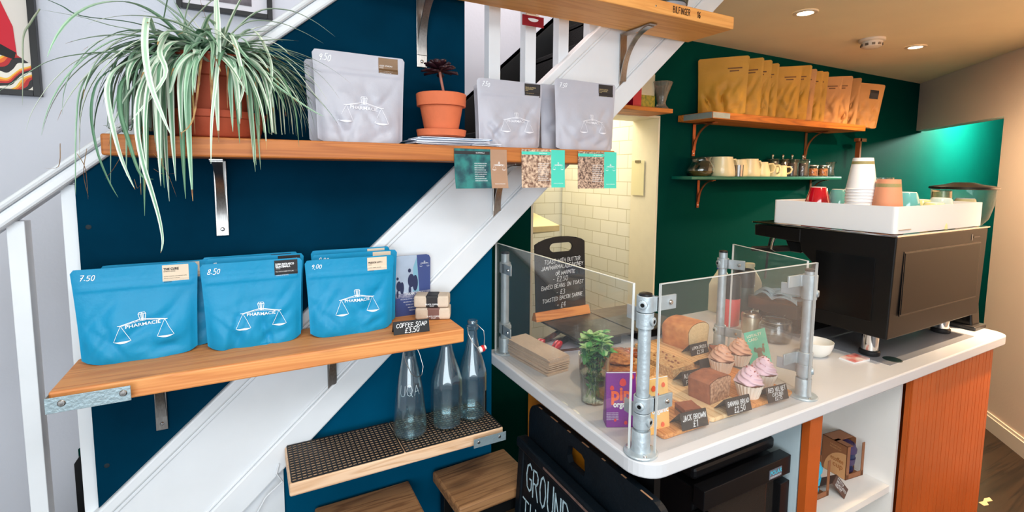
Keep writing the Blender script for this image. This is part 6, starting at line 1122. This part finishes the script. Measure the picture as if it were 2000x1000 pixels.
jug('large cream jug next to the round glass jug on the green shelf', 1409, .150, .112, hd=-.4); jug('cream jug behind the small metal beaker on the green shelf', 1440, .118, .100, y=1.965, hd=-.3); jug('cream jug between the metal beaker and the smaller cups', 1463, .125, .105, hd=-.3)
jug('short cream jug near the middle of the green shelf', 1487, .100, .088, hd=-.9, cone=.7); jug('short cream cup standing behind its neighbours mid shelf', 1500, .085, .080, y=1.975, hd=PI); jug('small cream cup with a handle facing the dark jars', 1511, .080, .074, hd=-2.0, cone=.88); jug('small cream cup right against the dark storage jars', 1525, .072, .070, y=1.955, hd=-1.2, cone=.88)
t = thing('metal_beaker', 'small steel beaker in front of the cream jugs', 'beaker', (gx(1442, 1.895), 1.895, ZG)); MB().lathe([(0, 0), (.026, 0), (.028, .066), (.026, .066), (.024, .003), (0, .003)], 28).build('beaker', STEEL, t, smooth=True)
DJ = mat('dark_tea_leaves', rgb(48, 34, 26), .6, noise_amt=.5, noise_scale=200); BEA = mat('spiced_contents', rgb(190, 120, 60), .6, col2=rgb(90, 50, 30), noise_scale=90)
def jar(label, px, r, h, cm, y=1.945, knob=True, fill=.85, grp='lidded glass jars on the green shelf'):
    t = thing('storage_jar', label, 'jar', (gx(px, y), y, ZG), 0, grp)
    MB().lathe(lathe_glass([(0, 0), (r*.96, 0), (r, .004), (r, h*.86), (r*.93, h*.9)], .0028), 32).build('jar_body', GLASS, t, smooth=True, auto=60)
    MB().lathe([(0, .006), (r*.93, .006), (r*.93, h*.86*fill), (0, h*.86*fill)], 28).build('contents', cm, t, smooth=True)
    MB().lathe([(r*1.02, h*.885), (r*1.06, h*.90), (r*1.04, h*.95), (r*.4, h*1.0), (0, h*1.0)], 32).build('lid', STEEL if not knob else GLASS, t, smooth=True)
    if knob: MB().lathe([(.004, h), (.009, h+.012), (.010, h+.018), (0, h+.026)], 16).build('knob', CHROME, t, smooth=True)
    return t
for px, l, y in ((1507, 'glass jar with knob lid partly behind the cream cups', 1.985), (1527, 'dark filled jar with knob lid, first in front row', 1.985), (1545, 'dark filled jar with knob lid, second in front row', 1.95), (1566, 'dark filled jar with knob lid, third in front row', 1.935)): jar(l, px, .042, .118, DJ, y)
for px, l, y in ((1586, 'short jar of pale spiced contents after the dark jars', 1.92), (1597, 'short jar of mixed contents standing behind the pale spiced one', 1.965), (1606, 'short jar of dark beans near the shelf end', 1.925)): jar(l, px, .034, .078, BEA, y, knob=False, fill=.8)
t = thing('glass_pitcher', 'small clear glass pitcher standing last on the green shelf', 'jug', (gx(1622, 1.93), 1.93, ZG)); MB().lathe(lathe_glass([(0, 0), (.026, 0), (.032, .01), (.024, .05), (.028, .085), (.034, .100)], .003), 32).build('pitcher_body', GLASS, t, smooth=True, auto=60); MB().tube([(.026, 0, .09), (.046, 0, .085), (.044, 0, .045), (.026, 0, .03)], .004, 8).build('handle', GLASS, t, smooth=True)
# short shelf: dripper, carton, bag
ZS = 1.8733
t = thing('glass_dripper', 'hourglass shaped ribbed glass coffee dripper over the doorway', 'dripper', (at(1292, 190, y=1.90).x, 1.90, ZS)); rib = lambda a, z: 1+.03*math.cos(a*16)*(1 if z > .035 else 0)
MB().lathe([(0, 0), (.040, 0), (.042, .004), (.026, .022), (.020, .036), (.030, .075), (.052, .135), (.0545, .137), (.0515, .140), (.028, .080), (.016, .036), (.018, .026), (0, .02)], 96, sq=rib).build('glass_body', mat('amber_tinted_glass', (.9, .8, .68, 1), .06, trans=.85), t, smooth=True)
t = thing('tea_carton', 'red carton on the short shelf beside the stringer', 'carton', (at(1238, 190, y=1.91).x, 1.91, ZS)); MB().box((0, 0, .06), (.055, .05, .12)).build('carton', mat('crimson_carton', rgb(196, 14, 48), .45), t, bevel=.001); MB().box((0, -.0256, .09), (.035, .001, .014)).build('print', PAPERB, t)
t = thing('patterned_bag', 'tall white and leaf patterned bag beside the red carton', 'bag', (at(1259, 180, y=1.93).x, 1.93, ZS)); MB().box((0, 0, .09), (.10, .045, .18)).build('bag_body', mat('white_leafy_bag', rgb(226, 214, 180), .6, noise_amt=.1), t, bevel=.006); MB().box((0, -.0232, .036), (.098, .0012, .066)).build('leaf_print', mat('green_leaf_print', rgb(196, 170, 60), .6, col2=rgb(104, 116, 36), noise_scale=60), t)
# dish on machine side shelf: glass bowl seen past the stack
t = thing('glass_bowl', 'small green tinted glass dish behind the white paper cup stack', 'bowl', (at(1718, 350, y=1.06).x, 1.06, ZC)); MB().lathe([(0, 0), (.028, 0), (.034, .02), (.046, .150), (.048, .172), (.0455, .172), (.043, .150), (.031, .02), (0, .004)], 32).build('bowl_body', GLASS, t, smooth=True, auto=60)
# ================================================================ CEILING FITTINGS
GLOW = bpy.data.materials.new('lamp_glow'); GLOW.use_nodes = True; b_ = GLOW.node_tree.nodes['Principled BSDF']; b_.inputs['Emission Color'].default_value = (1, .80, .52, 1); b_.inputs['Emission Strength'].default_value = 9; b_.inputs['Base Color'].default_value = (1, .9, .8, 1)
for (px, py, l) in ((1573, 24, 'lit recessed downlight nearer the pine shelf'), (1788, 91, 'lit recessed downlight nearer the beige wall')):
    p = at(px, py, z=CZ); t = thing('ceiling_downlight', l, 'downlight', (p.x, p.y, CZ), 0, 'recessed ceiling downlights')
    MB().lathe_open([(.034, -.0055), (.040, -.0075), (.050, -.005), (.053, -.0004)], 40).build('trim_ring', mat('warm_white_trim', rgb(226, 206, 176), .4), t, smooth=True); MB().lathe([(0, -.0052), (.0345, -.0052), (.0345, -.002), (0, -.002)], 32).build('lamp_face', GLOW, t)
for (x, y, l) in ((1.75, .45, 'recessed downlight above the front corner of the counter'), (2.9, .55, 'recessed downlight above the passage by the beige wall')):
    t = thing('ceiling_downlight', l, 'downlight', (x, y, CZ), 0, 'recessed ceiling downlights'); MB().lathe_open([(.034, -.0055), (.040, -.0075), (.050, -.005), (.053, -.0004)], 40).build('trim_ring', _M['warm_white_trim'], t, smooth=True); MB().lathe([(0, -.0052), (.0345, -.0052), (.0345, -.002), (0, -.002)], 32).build('lamp_face', GLOW, t)
p = at(1703, 80, z=CZ-.01); t = thing('smoke_alarm', 'white round smoke alarm on the ceiling between the two downlights', 'smoke alarm', (p.x, p.y, CZ))
ALW = mat('warm_white_plastic', rgb(226, 210, 188), .45)
MB().lathe([(0, -.0004), (.062, -.0004), (.062, -.012), (.056, -.016), (0, -.016)], 44).build('base', ALW, t, smooth=True); q = MB().lathe([(0, -.050), (.030, -.050), (.046, -.042), (.050, -.020), (.050, -.016), (0, -.016)], 44).build('sensor_body', ALW, t, smooth=True)
for k in range(10): a = 2*PI*k/10; MB().box((.0485, 0, -.033), (.006, .014, .012), M=Matrix.Rotation(a, 4, 'Z')).build('vent', mat('alarm_vent_grey', rgb(110, 96, 80), .6), q)
# fallen leaf on the floor, kitchen worktop and extractor in the doorway
p = at(1925, 980, z=0); t = thing('paper_scrap', 'torn cream paper scrap on the dark floorboards', 'litter', (p.x, p.y, .001)); MB().prism([(-.05, -.01), (-.02, -.018), (.0, -.004), (.035, -.014), (.055, .004), (.02, .012), (-.01, .006), (-.04, .012)], 0, .002).build('scrap', mat('cream_scrap', rgb(220, 196, 150), .7), t)
t = thing('extractor_canopy', 'cream kitchen extractor canopy seen through the doorway', 'canopy', (0, 0, 0)); CM2 = mat('cream_metal', rgb(222, 208, 160), .4, noise_amt=.08)
MB().prism([(2.99, 1.10), (2.99, 1.30), (2.80, 1.30), (2.42, 1.235), (2.42, 1.20)], .80, 1.62, 'yz').build('lower_hood', CM2, t, bevel=.003); MB().prism([(2.99, 1.42), (2.99, 1.95), (2.76, 1.95), (2.90, 1.42)], .9, 1.75, 'yz').build('upper_duct', CM2, t, bevel=.003)
t = thing('kitchen_bowls', 'pale stacked mixing bowl on the kitchen canopy', 'bowl', (1.45, 2.70, 1.302)); t.name = 'mixing_bowl'; MB().lathe([(0, 0), (.07, 0), (.13, .10), (.135, .105), (.125, .10), (.065, .008), (0, .008)], 40).build('bowl', CREAM, t, smooth=True)
# notices hung on the doorway reveal
t = thing('clipboard', 'yellowed clipboard hanging inside the doorway reveal', 'clipboard', (1.994, 2.13, 1.50)); t.location = (1.985, 2.16, 1.52); MB().box((-.004, 0, 0), (.004, .10, .20)).build('sheet', mat('yellowed_sheet', rgb(226, 216, 172), .7), t); MB().box((-.008, 0, .095), (.006, .04, .014)).build('clip', STEEL, t)
